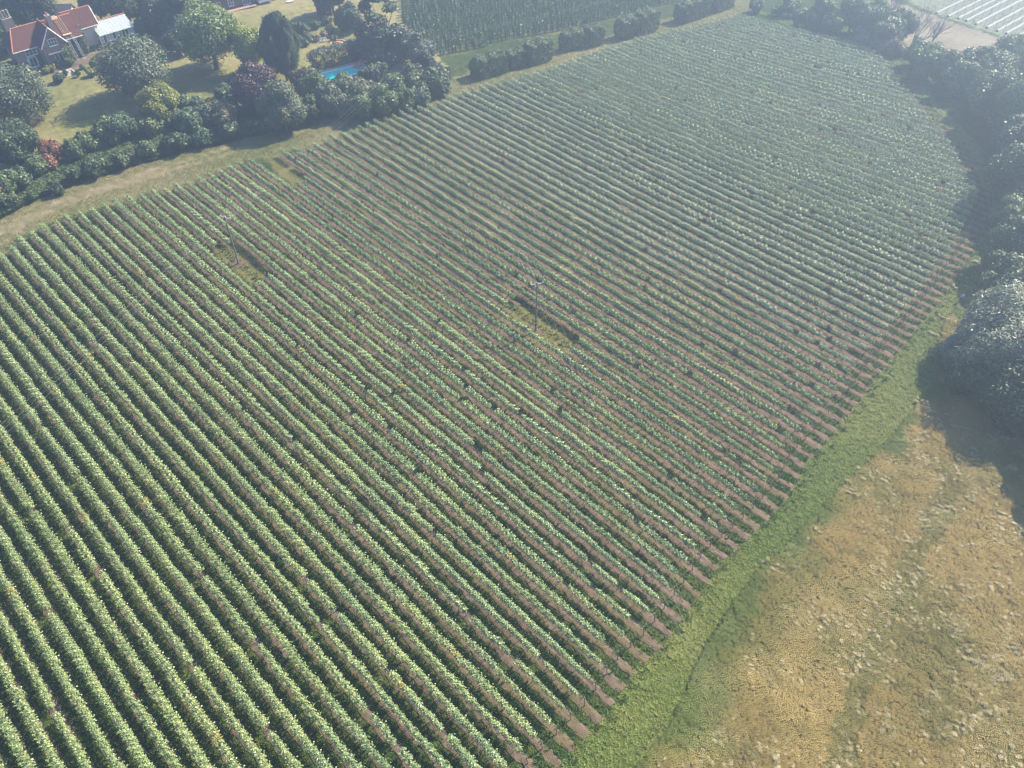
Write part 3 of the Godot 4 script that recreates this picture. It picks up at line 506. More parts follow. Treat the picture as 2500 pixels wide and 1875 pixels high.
func soil(x: float, f: float) -> Color:
	var p := Vector2(x, f)
	var big := patches.get_noise_2d(x, f)
	var small := fine.get_noise_2d(x, f)
	var q := p + Vector2(fine.get_noise_2d(x + 300.0, f), fine.get_noise_2d(x, f + 300.0)) * 1.6
	var c: Color
	if inside("left_track", q):
		c = Color(0.18, 0.185, 0.065).lerp(Color(0.235, 0.21, 0.095), clampf(0.5 + big * 1.3 + small * 0.5, 0, 1))
		var bare: float = minf(away(polys.rut0, q), away(polys.rut1, q))
		if bare < 1.5:
			c = c.lerp(Color(0.33, 0.26, 0.16), (1.0 - smoothstep(0.15, 0.75, bare)) * clampf(0.6 + small * 1.4 + big, 0.1, 0.95))
		if x < -84.0:
			c = c.lerp(Color(0.36, 0.28, 0.19), smoothstep(-88.0, -97.0, x) * clampf(0.55 + small, 0, 1))
	elif inside("right_track", q):
		c = Color(0.105, 0.145, 0.03).lerp(Color(0.15, 0.17, 0.042), clampf(0.5 + big * 1.2 + small * 0.6, 0, 1))
	elif inside("meadow", q):
		var m := clampf(0.7 + big * 0.7 + small * 0.35, 0, 1)
		if green_strip(p) < 1.3: m *= 0.25
		c = Color(0.12, 0.15, 0.035).lerp(Color(0.175, 0.15, 0.045).lerp(Color(0.28, 0.2, 0.066), m), into_meadow(p))
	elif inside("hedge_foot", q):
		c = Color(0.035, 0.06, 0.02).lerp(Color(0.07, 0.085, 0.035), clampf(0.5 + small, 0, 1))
	elif inside("garden", q):
		c = Color(0.25, 0.255, 0.085).lerp(Color(0.36, 0.31, 0.14), clampf(0.5 + big * 1.4 + small * 0.25, 0, 1))
		c *= 1.0 + 0.05 * sin((x * 0.62 - f * 0.78) * 2.6)
	elif inside("crop", q):
		c = Color(0.09, 0.12, 0.04).lerp(Color(0.17, 0.16, 0.07), clampf(0.5 + big + small * 0.6, 0, 1))
	elif inside("net_field", q):
		c = Color(0.22, 0.27, 0.16).lerp(Color(0.28, 0.28, 0.2), clampf(0.5 + small, 0, 1))
	elif inside("red_field", q):
		c = Color(0.27, 0.215, 0.16).lerp(Color(0.33, 0.285, 0.2), clampf(0.5 + big * 1.6 + small * 0.5, 0, 1))
	else:
		c = Color(0.045, 0.082, 0.02).lerp(Color(0.085, 0.105, 0.032), clampf(0.5 + big * 0.9 + small * 0.9, 0, 1))
		if clearing(q):
			c = Color(0.17, 0.175, 0.05).lerp(Color(0.21, 0.185, 0.07), clampf(0.5 + small, 0, 1))
	# bare bank before the house, fallen leaves at the left, the garden fire pit
	var q2 := p - Vector2(PLACE.bankA[0], PLACE.bankA[1])
	var al := q2.dot(Vector2(0.7605, 0.6494)) + small
	var bk := q2.dot(Vector2(-0.6494, 0.7605)) + small * 0.6
	if al > 1.0 and al < 19.0 and bk > -0.6 and bk < 2.9 and x < -78.0:
		c = Color(0.26, 0.19, 0.14).lerp(Color(0.2, 0.16, 0.11), clampf(0.5 + small, 0, 1))
	if bearing(q, Vector2(-103.5, 157.0)) < 3.6 + big * 3.0 and small > -0.35:
		c = Color(0.33, 0.17, 0.09)
	return c * (1.0 + small * 0.28 + big * 0.12)

func axis(lo: float, hi: float, step: float, far: float) -> PackedFloat32Array:
	var out := PackedFloat32Array()
	var ring := PackedFloat32Array()
	var s := step * 4.0
	var at := 0.0
	while at < far:
		s *= 1.5
		at += s
		ring.append(at)
	for i in range(ring.size() - 1, -1, -1):
		out.append(lo - ring[i])
	var x := lo
	while x < hi:
		out.append(x)
		x += step
	out.append(hi)
	for r in ring:
		out.append(hi + r)
	return out

func build_ground() -> void:
	var xs := axis(-150.0, 150.0, 0.6, 900.0)
	var fs := axis(18.0, 262.0, 0.6, 900.0)
	var w := xs.size()
	var h := fs.size()
	var v := PackedVector3Array(); v.resize(w * h)
	var c := PackedColorArray(); c.resize(w * h)
	var n := PackedVector3Array(); n.resize(w * h)
	for j in h:
		for i in w:
			var x := xs[i]
			var f := fs[j]
			var y := ground(x, f)
			if absf(x) < 150.0 and f > 18.0 and f < 262.0:
				y += fine.get_noise_2d(x * 1.3, f * 1.3) * 0.07
				if x > 8.0 and f < 100.0 and inside("meadow", Vector2(x, f)): y += 0.2 * fine.get_noise_2d(x * 0.7 + 90.0, f * 0.7) + 0.12 * ridge.get_noise_2d(x * 4.0, f * 4.0)
			v[j * w + i] = Vector3(x, y, -f)
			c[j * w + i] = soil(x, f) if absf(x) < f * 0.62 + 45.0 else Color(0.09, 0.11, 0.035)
	var idx := PackedInt32Array(); idx.resize((w - 1) * (h - 1) * 6)
	var k := 0
	for j in h - 1:
		for i in w - 1:
			var o := j * w + i
			idx[k] = o; idx[k + 1] = o + w; idx[k + 2] = o + 1
			idx[k + 3] = o + 1; idx[k + 4] = o + w; idx[k + 5] = o + w + 1
			k += 6
	for j in h:
		for i in w:
			var l := v[j * w + maxi(i - 1, 0)]
			var r := v[j * w + mini(i + 1, w - 1)]
			var u := v[maxi(j - 1, 0) * w + i]
			var d := v[mini(j + 1, h - 1) * w + i]
			n[j * w + i] = (r - l).cross(d - u).normalized()
	var a := []
	a.resize(Mesh.ARRAY_MAX)
	a[Mesh.ARRAY_VERTEX] = v; a[Mesh.ARRAY_NORMAL] = n; a[Mesh.ARRAY_COLOR] = c; a[Mesh.ARRAY_INDEX] = idx
	var m := ArrayMesh.new()
	m.add_surface_from_arrays(Mesh.PRIMITIVE_TRIANGLES, a)
	var gm := mat("soil_and_grass", 1, 1, 1, 1.0, true, 0.15)
	gm.albedo_texture = noise_tex(0.03, 0.62, 1.38 * 0.72, 11)
	gm.uv1_triplanar = true
	gm.uv1_world_triplanar = true
	gm.uv1_scale = Vector3.ONE * 0.23
	gm.heightmap_enabled = true
	gm.heightmap_texture = noise_tex(0.05, 0.0, 1.0, 12)
	gm.heightmap_scale = 14.0
	var g := put("ground", m, gm)
	tag(g, "vineyard soil, lawns, tracks and meadow ground", "", "", "structure")

# ------------------------------------------------------------------ scattered copies
class Scatter:
	var where: Array[Transform3D] = []
	var tint := PackedColorArray()
	func add(t: Transform3D, c: Color) -> void:
		where.append(t)
		tint.append(c)

func copies(called: String, s: Scatter, m: Mesh, material: Material, parent: Node = self) -> MultiMeshInstance3D:
	var mm := MultiMesh.new()
	mm.transform_format = MultiMesh.TRANSFORM_3D
	mm.use_colors = true
	mm.mesh = m
	mm.instance_count = s.where.size()
	for i in s.where.size():
		mm.set_instance_transform(i, s.where[i])
		mm.set_instance_color(i, s.tint[i])
	var o := MultiMeshInstance3D.new()
	o.name = numbered(called) if parent == self else called
	o.multimesh = mm
	o.material_override = material
	parent.add_child(o, true)
	return o

func foliage(called: String, rough := 0.5, through := 0.45, spec := 0.4) -> StandardMaterial3D:
	var m := mat(called, 1, 1, 1, rough, true, spec)
	m.backlight_enabled = true
	m.backlight = Color(0.8, 1.0, 0.4) * through * 2.0
	return m

# ------------------------------------------------------------------ vines
func vine_mesh(seed_: int, leaves: int) -> ArrayMesh:
	var r := RandomNumberGenerator.new()
	r.seed = seed_
	var s := Shape.new()
	s.col = Color(0.55, 0.38, 0.3) * 0.9
	s.tube(Vector3(0, 0, 0), Vector3(r.randf_range(-0.05, 0.05), 0.85, 0), 0.035, 0.028, 5, false)
	s.tube(Vector3(-0.6, 0.85, 0), Vector3(0.6, 0.86, 0), 0.016, 0.016, 4, false)
	for i in leaves:
		var x := r.randf_range(-0.66, 0.66)
		var y := 0.84 + 0.8 * pow(r.randf(), 0.8)
		var wide := 0.17 + 0.1 * sin((y - 0.84) * 3.4)
		var z := r.randfn(0.0, 0.62) * wide
		var nn := Vector3(r.randfn(0, 0.5), r.randf_range(0.0, 1.35), r.randfn(0, 0.45) + signf(z) * 0.4).normalized()
		var k := r.randf_range(0.72, 1.2)
		s.col = Color(k * r.randf_range(0.92, 1.12), k, k * r.randf_range(0.8, 1.15))
		s.leaf(Vector3(x, y, z), nn, r.randf_range(0.13, 0.21), r.randf() * TAU, 0.72)
	for i in 7:  # young shoots that stand above the wires
		var at := Vector3(r.randf_range(-0.6, 0.6), 1.52, r.randfn(0, 0.08))
		var tip := at + Vector3(r.randfn(0, 0.12), r.randf_range(0.1, 0.42), r.randfn(0, 0.16))
		s.col = Color(1.2, 1.15, 0.9)
		s.tube(at, tip, 0.008, 0.005, 3, false)
		for j in 5:
			var q := at.lerp(tip, 0.3 + 0.7 * j / 4.0) + Vector3(r.randfn(0, 0.05), 0, r.randfn(0, 0.05))
			s.leaf(q, Vector3(r.randfn(0, 0.6), 0.8, r.randfn(0, 0.6)).normalized(), r.randf_range(0.1, 0.16), r.randf() * TAU, 0.7)
	return s.mesh()

func ordinal(i: int) -> String:
	var tail := "th"
	if i % 100 < 10 or i % 100 > 20:
		tail = {1: "st", 2: "nd", 3: "rd"}.get(i % 10, "th")
	return str(i) + tail

func build_vines() -> void:
	var kinds := []
	for i in 6:
		kinds.append([vine_mesh(40 + i, 250), vine_mesh(60 + i, 120)])
	var lm := foliage("vine_leaf", 0.45, 0.3, 0.6)
	lm.rim_enabled = true
	lm.rim = 0.45
	lm.rim_tint = 0.35
	var mulch := mat("bark_mulch", 1, 1, 1, 1.0, true, 0.1)
	mulch.albedo_texture = noise_tex(0.06, 0.55, 1.0, 21)
	mulch.uv1_triplanar = true
	mulch.uv1_world_triplanar = true
	mulch.uv1_scale = Vector3.ONE * 0.5
	mulch.heightmap_enabled = true
	mulch.heightmap_texture = noise_tex(0.09, 0.0, 1.0, 22)
	mulch.heightmap_scale = 8.0
	var wood := mat("post_wood", 0.19, 0.15, 0.115, 0.85)
	var steel := mat("wire_steel", 0.45, 0.45, 0.45, 0.4)
	steel.metallic = 0.7
	var s := Shape.new()
	s.tube(Vector3(0, -0.2, 0), Vector3(0, 1.72, 0), 0.04, 0.038, 6)
	var post := s.mesh()
	s = Shape.new()
	s.tube(Vector3(-0.28, -0.2, 0), Vector3(0, 1.86, 0), 0.06, 0.055, 7)
	var end_post := s.mesh()
	var grass := Scatter.new()
	var weeds := Scatter.new()
	var number := 0
	var total := ROWS.size()
	for row in ROWS:
		number += 1
		var c: float = row[0]
		var a0: float = row[1]
		var a1: float = row[2]
		var where := row_point(c, a0)
		var origin := on(where.x, where.y)
		var look := "leafy green vine row"
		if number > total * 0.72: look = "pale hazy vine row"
		elif row[3] != 0.0: look = "vine row interrupted at a power pole"
		var o := thing("vine_row", "%s, %s from the lower left corner" % [look, ordinal(number)], "vine row", origin, 0.0, "rows of vines in the vineyard")
		var along := Vector3(DX, 0, -DF)
		var across := Vector3(NX, 0, -NF)
		var leaves := Scatter.new()
		var reach := 36.0 if number < 62 else 9.0
		var first := a0 + (4.2 if row[5] else 0.3)
		if number < 24: reach = 3.0
		var a := first
		var drift := rng.randf() * 50.0
		while a < a1 - 0.4:
			if not (a > row[3] - 0.3 and a < row[4] + 0.3):
				var p := row_point(c, a)
				var vig := clampf(0.42 + 0.58 * smoothstep(0.0, reach, a - a0) + patches.get_noise_2d(p.x * 1.5, p.y * 1.5) * 0.35 + swirl.get_noise_2d(a * 2.0, c * 3.0) * 0.12, 0.3, 1.15)
				if rng.randf() < 0.985 - (0.12 if vig < 0.55 and number < 66 else 0.0):
					var turn := 1.0 if rng.randf() < 0.5 else -1.0
					var wide := (0.5 + 0.5 * vig) * rng.randf_range(0.85, 1.2) * (1.25 if number < 40 else 1.0)
					var tall := (0.8 + 0.22 * vig) * rng.randf_range(0.92, 1.09) * (1.1 if number >= 72 else 1.0)
					var at := on(p.x, p.y) + across * rng.randfn(0, 0.05) - origin
					var b := Basis(along * turn * 1.05, Vector3.UP * tall, across * turn * wide)
					var g := patches.get_noise_2d(p.x * 2.0 + 70.0, p.y * 2.0)
					var t := Color(0.165, 0.235, 0.078).lerp(Color(0.235, 0.29, 0.09), clampf(0.35 + g * 1.4 + rng.randfn(0, 0.18), 0, 1))
					if number < 40 and p.x < -20.0: t = t.lerp(Color(0.225, 0.28, 0.07), 0.4)
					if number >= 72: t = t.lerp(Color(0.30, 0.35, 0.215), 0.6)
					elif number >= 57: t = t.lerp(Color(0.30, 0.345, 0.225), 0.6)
					if rng.randf() < 0.012: t = Color(0.26, 0.24, 0.05)
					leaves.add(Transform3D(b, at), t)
			a += 1.2
		var pick: Array = kinds[number % 6]
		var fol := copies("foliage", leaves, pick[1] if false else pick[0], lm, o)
		fol.set_meta("kind", "stuff")
		# mulch under the vines
		var ms := Shape.new()
		var prev := []
		var left: float = a0
		a = left
		while a < a1 + 0.6:
			if a > row[3] + 0.8 and a < row[4] - 0.8:
				prev = []
				a += 0.55
				continue
			var ring := []
			for k in 5:
				var side := (k - 2) * 0.29
				var out := side * (1.0 + swirl.get_noise_2d(a * 9.0 + k * 40.0, c * 11.0) * 0.55) * (0.92 + 0.25 * swirl.get_noise_2d(a * 1.3, c * 7.0))
				var p := row_point(c + out, a)
				ring.append(on(p.x, p.y, 0.085 + (0.05 if k in [1, 2, 3] else -0.03) + fine.get_noise_2d(p.x * 1.3, p.y * 1.3) * 0.07) - origin)
			if prev:
				for k in 4:
					var tone := clampf(0.5 + swirl.get_noise_2d(a * 4.0, c * 5.0 + k * 9.0) * 1.2, 0, 1)
					ms.col = Color(0.225, 0.16, 0.112).lerp(Color(0.30, 0.222, 0.16), tone) * rng.randf_range(0.82, 1.15)
					if number < 46: ms.col = ms.col.lerp(Color(0.24, 0.20, 0.09), clampf(0.1 + patches.get_noise_2d(a * 2.0, c * 3.0) * 1.2, 0, 0.6))
					ms.quad(prev[k], prev[k + 1], ring[k + 1], ring[k])
			prev = ring
			a += 0.55
		ms.face_up()
		part("mulch_strip", ms, mulch, o)
		# posts and wires
		var stops := []
		if row[3] != 0.0: stops = [[a0, row[3]], [row[4], a1]]
		else: stops = [[a0, a1]]
		for sp in stops:
			var b0: float = sp[0] + (2.6 if row[5] else 0.4)
			var b1: float = sp[1] + 0.2
			var ws := Shape.new()
			var last: Vector3
			var x := b0
			var first_post := true
			while x <= b1:
				var p := row_point(c, x)
				var at := on(p.x, p.y) - origin
				var is_end := first_post or x + 5.6 > b1
				var pm := put("end_post" if is_end else "trellis_post", end_post if is_end else post, wood, o)
				pm.position = at
				pm.rotation.y = atan2(DF, DX) + (PI if not first_post else 0.0)
				if not first_post:
					for wy in [0.85, 1.25, 1.62]:
						ws.tube(last + Vector3.UP * wy, at + Vector3.UP * wy, 0.005, 0.005, 3, false)
				first_post = false
				last = at
				x += 5.5
			if ws.v.size(): part("trellis_wires", ws, steel, o)
		# grass growing in the alley on the far side of the row, and weeds on the mulch
		var n_g := int((a1 - a0) * 9.0)
		for i in n_g:
			var aa := rng.randf_range(a0 - 1.0, a1)
			var p := row_point(c + rng.randf_range(0.45, ROW_STEP - 0.42), aa)
			var g := clampf(0.5 + patches.get_noise_2d(p.x * 1.6, p.y * 1.6) * 1.2 + fine.get_noise_2d(p.x, p.y), 0, 1)
			var t := Color(0.05, 0.10, 0.022).lerp(Color(0.12, 0.15, 0.035), g * 0.8)
			if rng.randf() < 0.02: t = Color(0.2, 0.2, 0.04)
			if clearing(p): t = Color(0.16, 0.18, 0.05).lerp(Color(0.22, 0.2, 0.07), rng.randf())
			var k := rng.randf_range(0.7, 1.5)
			grass.add(Transform3D(Basis(Vector3.UP, rng.randf() * TAU).scaled(Vector3(k, k * rng.randf_range(0.6, 1.3), k)), on(p.x, p.y)), t)
	var tuft := tuft_mesh(7, 12, 0.26, 0.035, 0.55)
	var gm := foliage("grass_blade", 0.6, 0.3, 0.3)
	tag(copies("alley_grass", grass, tuft, gm), "lush green grass growing in the alleys between vine rows", "grass", "", "stuff")

func tuft_mesh(seed_: int, blades: int, tall: float, wide: float, lean: float) -> ArrayMesh:
	var r := RandomNumberGenerator.new()
	r.seed = seed_
	var s := Shape.new()
	for i in blades:
		var az := r.randf() * TAU
		var out := Vector3(cos(az), 0, sin(az))
		var side := Vector3(-out.z, 0, out.x) * wide * r.randf_range(0.6, 1.3)
		var foot := out * r.randf() * 0.16
		var h := tall * r.randf_range(0.6, 1.25)
		var mid := foot + out * h * lean * 0.35 + Vector3.UP * h * 0.62
		var tip := foot + out * h * lean * r.randf_range(0.8, 1.3) + Vector3.UP * h * 0.9
		var k := r.randf_range(0.75, 1.2)
		s.col = Color(k, k, k * r.randf_range(0.8, 1.1))
		s.tri(foot - side, mid - side * 0.8, foot + side)
		s.tri(foot + side, mid - side * 0.8, mid + side * 0.8)
		s.tri(mid - side * 0.8, tip, mid + side * 0.8)
	return s.mesh()

# blades bent over and lying one way (local +x)
func lodged_mesh(seed_: int, blades: int, length: float, up: float) -> ArrayMesh:
	var r := RandomNumberGenerator.new()
	r.seed = seed_
	var s := Shape.new()
	for i in blades:
		var foot := Vector3(r.randfn(0, 0.1), 0, r.randfn(0, 0.1))
		var az := r.randfn(0, 0.28)
		var dir := Vector3(cos(az), 0, sin(az))
		var side := Vector3(-dir.z, 0, dir.x) * r.randf_range(0.012, 0.03)
		var l := length * r.randf_range(0.6, 1.2)
		var h := up * r.randf_range(0.6, 1.3)
		var pts := [foot, foot + dir * l * 0.3 + Vector3.UP * h, foot + dir * l * 0.7 + Vector3.UP * h * 0.9, foot + dir * l + Vector3.UP * h * 0.35]
		var k := r.randf_range(0.8, 1.2)
		s.col = Color(k, k, k * r.randf_range(0.85, 1.05))
		for j in 3:
			s.quad(pts[j] - side, pts[j + 1] - side, pts[j + 1] + side, pts[j] + side)
	return s.mesh()

func sprinkle(zone: String, count: int, into: Callable) -> void:
	var b: Rect2 = boxes[zone]
	var n := 0
	var tries := 0
	while n < count and tries < count * 14:
		tries += 1
		var p := b.position + Vector2(rng.randf() * b.size.x, rng.randf() * b.size.y)
		if absf(p.x) > p.y * 0.62 + 34.0 or p.y < 22.0: continue
		if inside(zone, p):
			into.call(p)
			n += 1

# 0 on the grass track to 1 well inside the meadow
func into_meadow(p: Vector2) -> float:
	var wide := lerpf(7.0, 1.5, smoothstep(36.0, 80.0, p.y))
	return smoothstep(-0.5, wide, away(polys.edge, p) + patches.get_noise_2d(p.x * 3.0, p.y * 3.0) * 4.0)

# distance from the green strip that winds through the meadow
func green_strip(p: Vector2) -> float:
	return away(polys.strip, p) + swirl.get_noise_2d(p.x * 2.0, p.y * 2.0) * 1.2

func build_grass() -> void:
	var gm: Material = M["grass_blade"]
	var green := Scatter.new()
	sprinkle("right_track", 26000, func(p: Vector2) -> void:
		var g := clampf(0.5 + patches.get_noise_2d(p.x, p.y) * 1.3 + fine.get_noise_2d(p.x, p.y) * 0.5 + rng.randfn(0, 0.15), 0, 1)
		var k := rng.randf_range(0.6, 1.25)
		green.add(Transform3D(Basis(Vector3.UP, rng.randf() * TAU).scaled(Vector3(k * 1.2, k * 0.75, k * 1.2)), on(p.x, p.y)), Color(0.13, 0.18, 0.036).lerp(Color(0.2, 0.215, 0.05), g)))
	sprinkle("meadow", 26000, func(p: Vector2) -> void:
		if rng.randf() < into_meadow(p) * 1.3: return
		var k := rng.randf_range(0.6, 1.2)
		green.add(Transform3D(Basis(Vector3.UP, rng.randf() * TAU).scaled(Vector3(k * 1.1, k * 0.75, k * 1.1)), on(p.x, p.y)), Color(0.115, 0.155, 0.033).lerp(Color(0.19, 0.18, 0.05), rng.randf())))
	tag(copies("headland_grass", green, tuft_mesh(9, 12, 0.26, 0.035, 0.6), gm), "bright green grass of the headland right of the vine rows", "grass", "", "stuff")
	var dry := Scatter.new()
	sprinkle("left_track", 14000, func(p: Vector2) -> void:
		if minf(away(polys.rut0, p), away(polys.rut1, p)) < 0.8: return
		var g := clampf(0.5 + patches.get_noise_2d(p.x, p.y) * 1.2 + rng.randfn(0, 0.2), 0, 1)
		var k := rng.randf_range(0.5, 1.0)
		dry.add(Transform3D(Basis(Vector3.UP, rng.randf() * TAU).scaled(Vector3(k, k * 0.7, k)), on(p.x, p.y)), Color(0.15, 0.17, 0.055).lerp(Color(0.23, 0.2, 0.09), g)))
	tag(copies("verge_grass", dry, tuft_mesh(10, 10, 0.24, 0.035, 0.7), gm), "dry yellow green grass of the verge along the dirt track", "grass", "", "stuff")
	# meadow: standing grass in tan and olive, lodged pale straw in short swirling windrows
	var tan_ := Scatter.new()
	sprinkle("meadow", 150000, func(p: Vector2) -> void:
		var g := clampf(0.68 + patches.get_noise_2d(p.x * 1.3, p.y * 1.3) * 0.75 + fine.get_noise_2d(p.x * 0.5, p.y * 0.5) * 0.35 + rng.randfn(0, 0.24), 0, 1)
		if green_strip(p) < 1.3: g *= 0.25
		var head := swirl.get_noise_2d(p.x, p.y) * 4.0 + 2.2
		var k := rng.randf_range(0.7, 1.25)
		var b := Basis(Vector3.UP, head + rng.randfn(0, 0.6)).scaled(Vector3(k, k, k))
		var t := Color(0.125, 0.155, 0.036).lerp(Color(0.165, 0.15, 0.042).lerp(Color(0.33, 0.235, 0.08), g), into_meadow(p))
		tan_.add(Transform3D(b, on(p.x, p.y, 0.2 * fine.get_noise_2d(p.x * 0.7 + 90.0, p.y * 0.7))), t))
	tag(copies("meadow_grass", tan_, lodged_mesh(3, 8, 0.36, 0.3), gm), "tall tan and olive meadow grass in the lower right", "grass", "", "stuff")
	var pale := Scatter.new()
	sprinkle("meadow", 900, func(p: Vector2) -> void:
		var m2 := ridge.get_noise_2d(p.x, p.y)
		var far := smoothstep(28.0, 56.0, p.x)
		if into_meadow(p) < 0.7: return
		var lone := rng.randf() < 0.12
		if m2 < 0.16 - 0.3 * far and not lone and not (green_strip(p) < 1.8 and rng.randf() < 0.6): return
		var base := 2.3 + swirl.get_noise_2d(p.x, p.y) * 2.0
		for j in (1 if lone else rng.randi_range(2, 5)):
			var head := base + rng.randfn(0, 0.5)
			var bend := rng.randfn(0, 0.5)
			var q := p + Vector2(rng.randfn(0, 0.8), rng.randfn(0, 0.8))
			var tone := rng.randf()
			for i in rng.randi_range(2, 9):
				q += Vector2(cos(head), sin(head)) * 0.2
				head += bend * 0.25 + rng.randfn(0, 0.25)
				var k := rng.randf_range(0.45, 1.0)
				var t := Color(0.46, 0.38, 0.23).lerp(Color(0.29, 0.24, 0.12), clampf(tone + rng.randfn(0, 0.35), 0, 1))
				pale.add(Transform3D(Basis(Vector3.UP, head + rng.randfn(0, 0.4)).scaled(Vector3(k, k * rng.randf_range(0.5, 1.4), k)), on(q.x, q.y, 0.08)), t))
	tag(copies("flattened_straw", pale, lodged_mesh(4, 9, 0.6, 0.34), gm), "pale straw flattened into swirls across the meadow", "grass", "", "stuff")
	# rank nettles and brambles along the hedge foot
	var rank := Scatter.new()
	sprinkle("hedge_foot", 9000, func(p: Vector2) -> void:
		var k := rng.randf_range(1.4, 3.4)
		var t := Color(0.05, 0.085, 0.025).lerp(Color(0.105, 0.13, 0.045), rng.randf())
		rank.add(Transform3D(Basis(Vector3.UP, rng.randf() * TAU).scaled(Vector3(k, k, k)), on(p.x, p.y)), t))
	tag(copies("hedge_foot_weeds", rank, tuft_mesh(14, 16, 0.24, 0.06, 0.6), gm), "rank nettles and brambles along the foot of the hedgerow", "weeds", "", "stuff")

# ------------------------------------------------------------------ trees
const LEAF := {
	"greyoak": [0.092, 0.115, 0.062], "dark": [0.048, 0.075, 0.028], "dark2": [0.06, 0.075, 0.035], "light": [0.15, 0.20, 0.055], "light2": [0.15, 0.19, 0.07],
	"yellow": [0.23, 0.26, 0.045], "yellow2": [0.2, 0.21, 0.05], "conifer": [0.04, 0.062, 0.034], "bluecedar": [0.075, 0.10, 0.075], "copper": [0.05, 0.026, 0.03],
	"greygreen": [0.115, 0.135, 0.075], "mid": [0.095, 0.13, 0.045], "bluegreen": [0.085, 0.125, 0.058], "straw": [0.26, 0.2, 0.1], "straw2": [0.17, 0.145, 0.08],
	"rust": [0.2, 0.09, 0.05], "hedgeblock": [0.085, 0.115, 0.04], "silver": [0.17, 0.19, 0.135]}

func leaf_mat(species: String) -> StandardMaterial3D:
	var called := "leaf_" + species
	if not M.has(called):
		var q: Array = LEAF[species]
		var m := mat(called, q[0], q[1], q[2], 0.5, true, 0.4)
		m.backlight_enabled = true
		m.backlight = Color(0.9, 1.0, 0.5) * (0.3 if species in ["conifer", "copper", "dark", "greyoak"] else 0.6)
	return M[called]

func crown(kind: String, r: RandomNumberGenerator, rx: float, ry: float, hc: float, leaf: float) -> Shape:
	var s := Shape.new()
	var lobes := []
	var nl := clampi(int(rx * 5.0), 9, 34)
	if kind == "weeping": nl = 26
	for i in nl:
		var up := r.randf_range(-0.75, 1.0)
		var az := i * 2.399 + r.randfn(0, 0.3)
		var flat := sqrt(maxf(0.0, 1.0 - up * up))
		var k := r.randf_range(0.5, 0.8)
		var size := r.randf_range(0.26, 0.46)
		if kind == "cedar":
			var lev := r.randf()
			up = lerpf(-0.85, 0.95, lev)
			flat = (1.05 - lev) * 0.9
			k = r.randf_range(0.45, 0.95)
			size = r.randf_range(0.26, 0.36) * (1.2 - 0.6 * lev)
			lobes.append([Vector3(cos(az) * flat * k * rx, up * ry * 0.92, sin(az) * flat * k * rx), Vector3(size * rx, size * rx * 0.42, size * rx)])
			continue
		if kind == "weeping":
			k = r.randf_range(0.4, 0.72)
			lobes.append([Vector3(cos(az) * flat * k * rx, up * ry * 0.78, sin(az) * flat * k * rx), Vector3(rx * 0.34, ry * 0.3, rx * 0.34)])
			continue
		lobes.append([Vector3(cos(az) * flat * k * rx, up * ry * k, sin(az) * flat * k * rx) * 0.84, Vector3.ONE * size * minf(rx, ry * 1.1) * 0.88])
	if kind != "cedar": lobes.append([Vector3.ZERO, Vector3(rx * 0.62, ry * 0.66, rx * 0.62)])
	var area := 0.0
	var share := []
	for l in lobes:
		area += l[1].x * (l[1].x + l[1].y)
		share.append(area)
	var count := clampi(int(area * TAU * 1.9 / (leaf * leaf * 0.42)), 700, 20000)
	for i in count:
		var pick := r.randf() * area
		var j := 0
		while share[j] < pick: j += 1
		var l: Array = lobes[j]
		var dir := Vector3(r.randfn(0, 1), r.randfn(0, 1), r.randfn(0, 1)).normalized()
		var p: Vector3 = l[0] + dir * l[1] * (r.randf_range(0.8, 1.08) if r.randf() < 0.86 else r.randf_range(1.0, 1.22))
		if p.y < -hc + 0.15: continue
		if Vector3(p.x / rx, p.y / ry, p.z / rx).length() < 0.42: continue
		var nn := (dir + Vector3(r.randfn(0, 0.45), r.randfn(0.15, 0.45), r.randfn(0, 0.45))).normalized()
		var k := r.randf_range(0.7, 1.28)
		s.col = Color(k * r.randf_range(0.9, 1.12), k, k * r.randf_range(0.85, 1.15))
		var size := leaf * r.randf_range(0.6, 1.5)
		if kind == "weeping":
			nn = Vector3(dir.x, 0.15, dir.z).normalized()
			s.leaf(p, nn, size * 1.7, PI * 0.5 + r.randfn(0, 0.25), 0.28)
		elif kind == "willow":
			s.leaf(p, nn, size * 1.35, r.randf() * TAU, 0.34)
		else:
			s.leaf(p, nn, size, r.randf() * TAU, 0.66)
	return s

func trunk_shape(r: RandomNumberGenerator, hc: float, ry: float, rx: float) -> Shape:
	var s := Shape.new()
	var w := clampf(rx * 0.055, 0.08, 0.5)
	var fork := maxf(0.5, hc - ry * 0.45)
	s.tube(Vector3(0, -0.3, 0), Vector3(0, fork, 0), w * 1.25, w, 8)
	for i in 6:
		var az := TAU * i / 6.0 + r.randfn(0, 0.3)
		var a := Vector3(0, fork * r.randf_range(0.7, 1.0), 0)
		var b := Vector3(cos(az) * rx * 0.5, hc + ry * r.randf_range(-0.1, 0.5), sin(az) * rx * 0.5)
		var m := a.lerp(b, 0.5) + Vector3.DOWN * 0.1 * rx
		s.tube(a, m, w * 0.6, w * 0.42, 6, false)
		s.tube(m, b, w * 0.42, w * 0.14, 5, false)
	return s

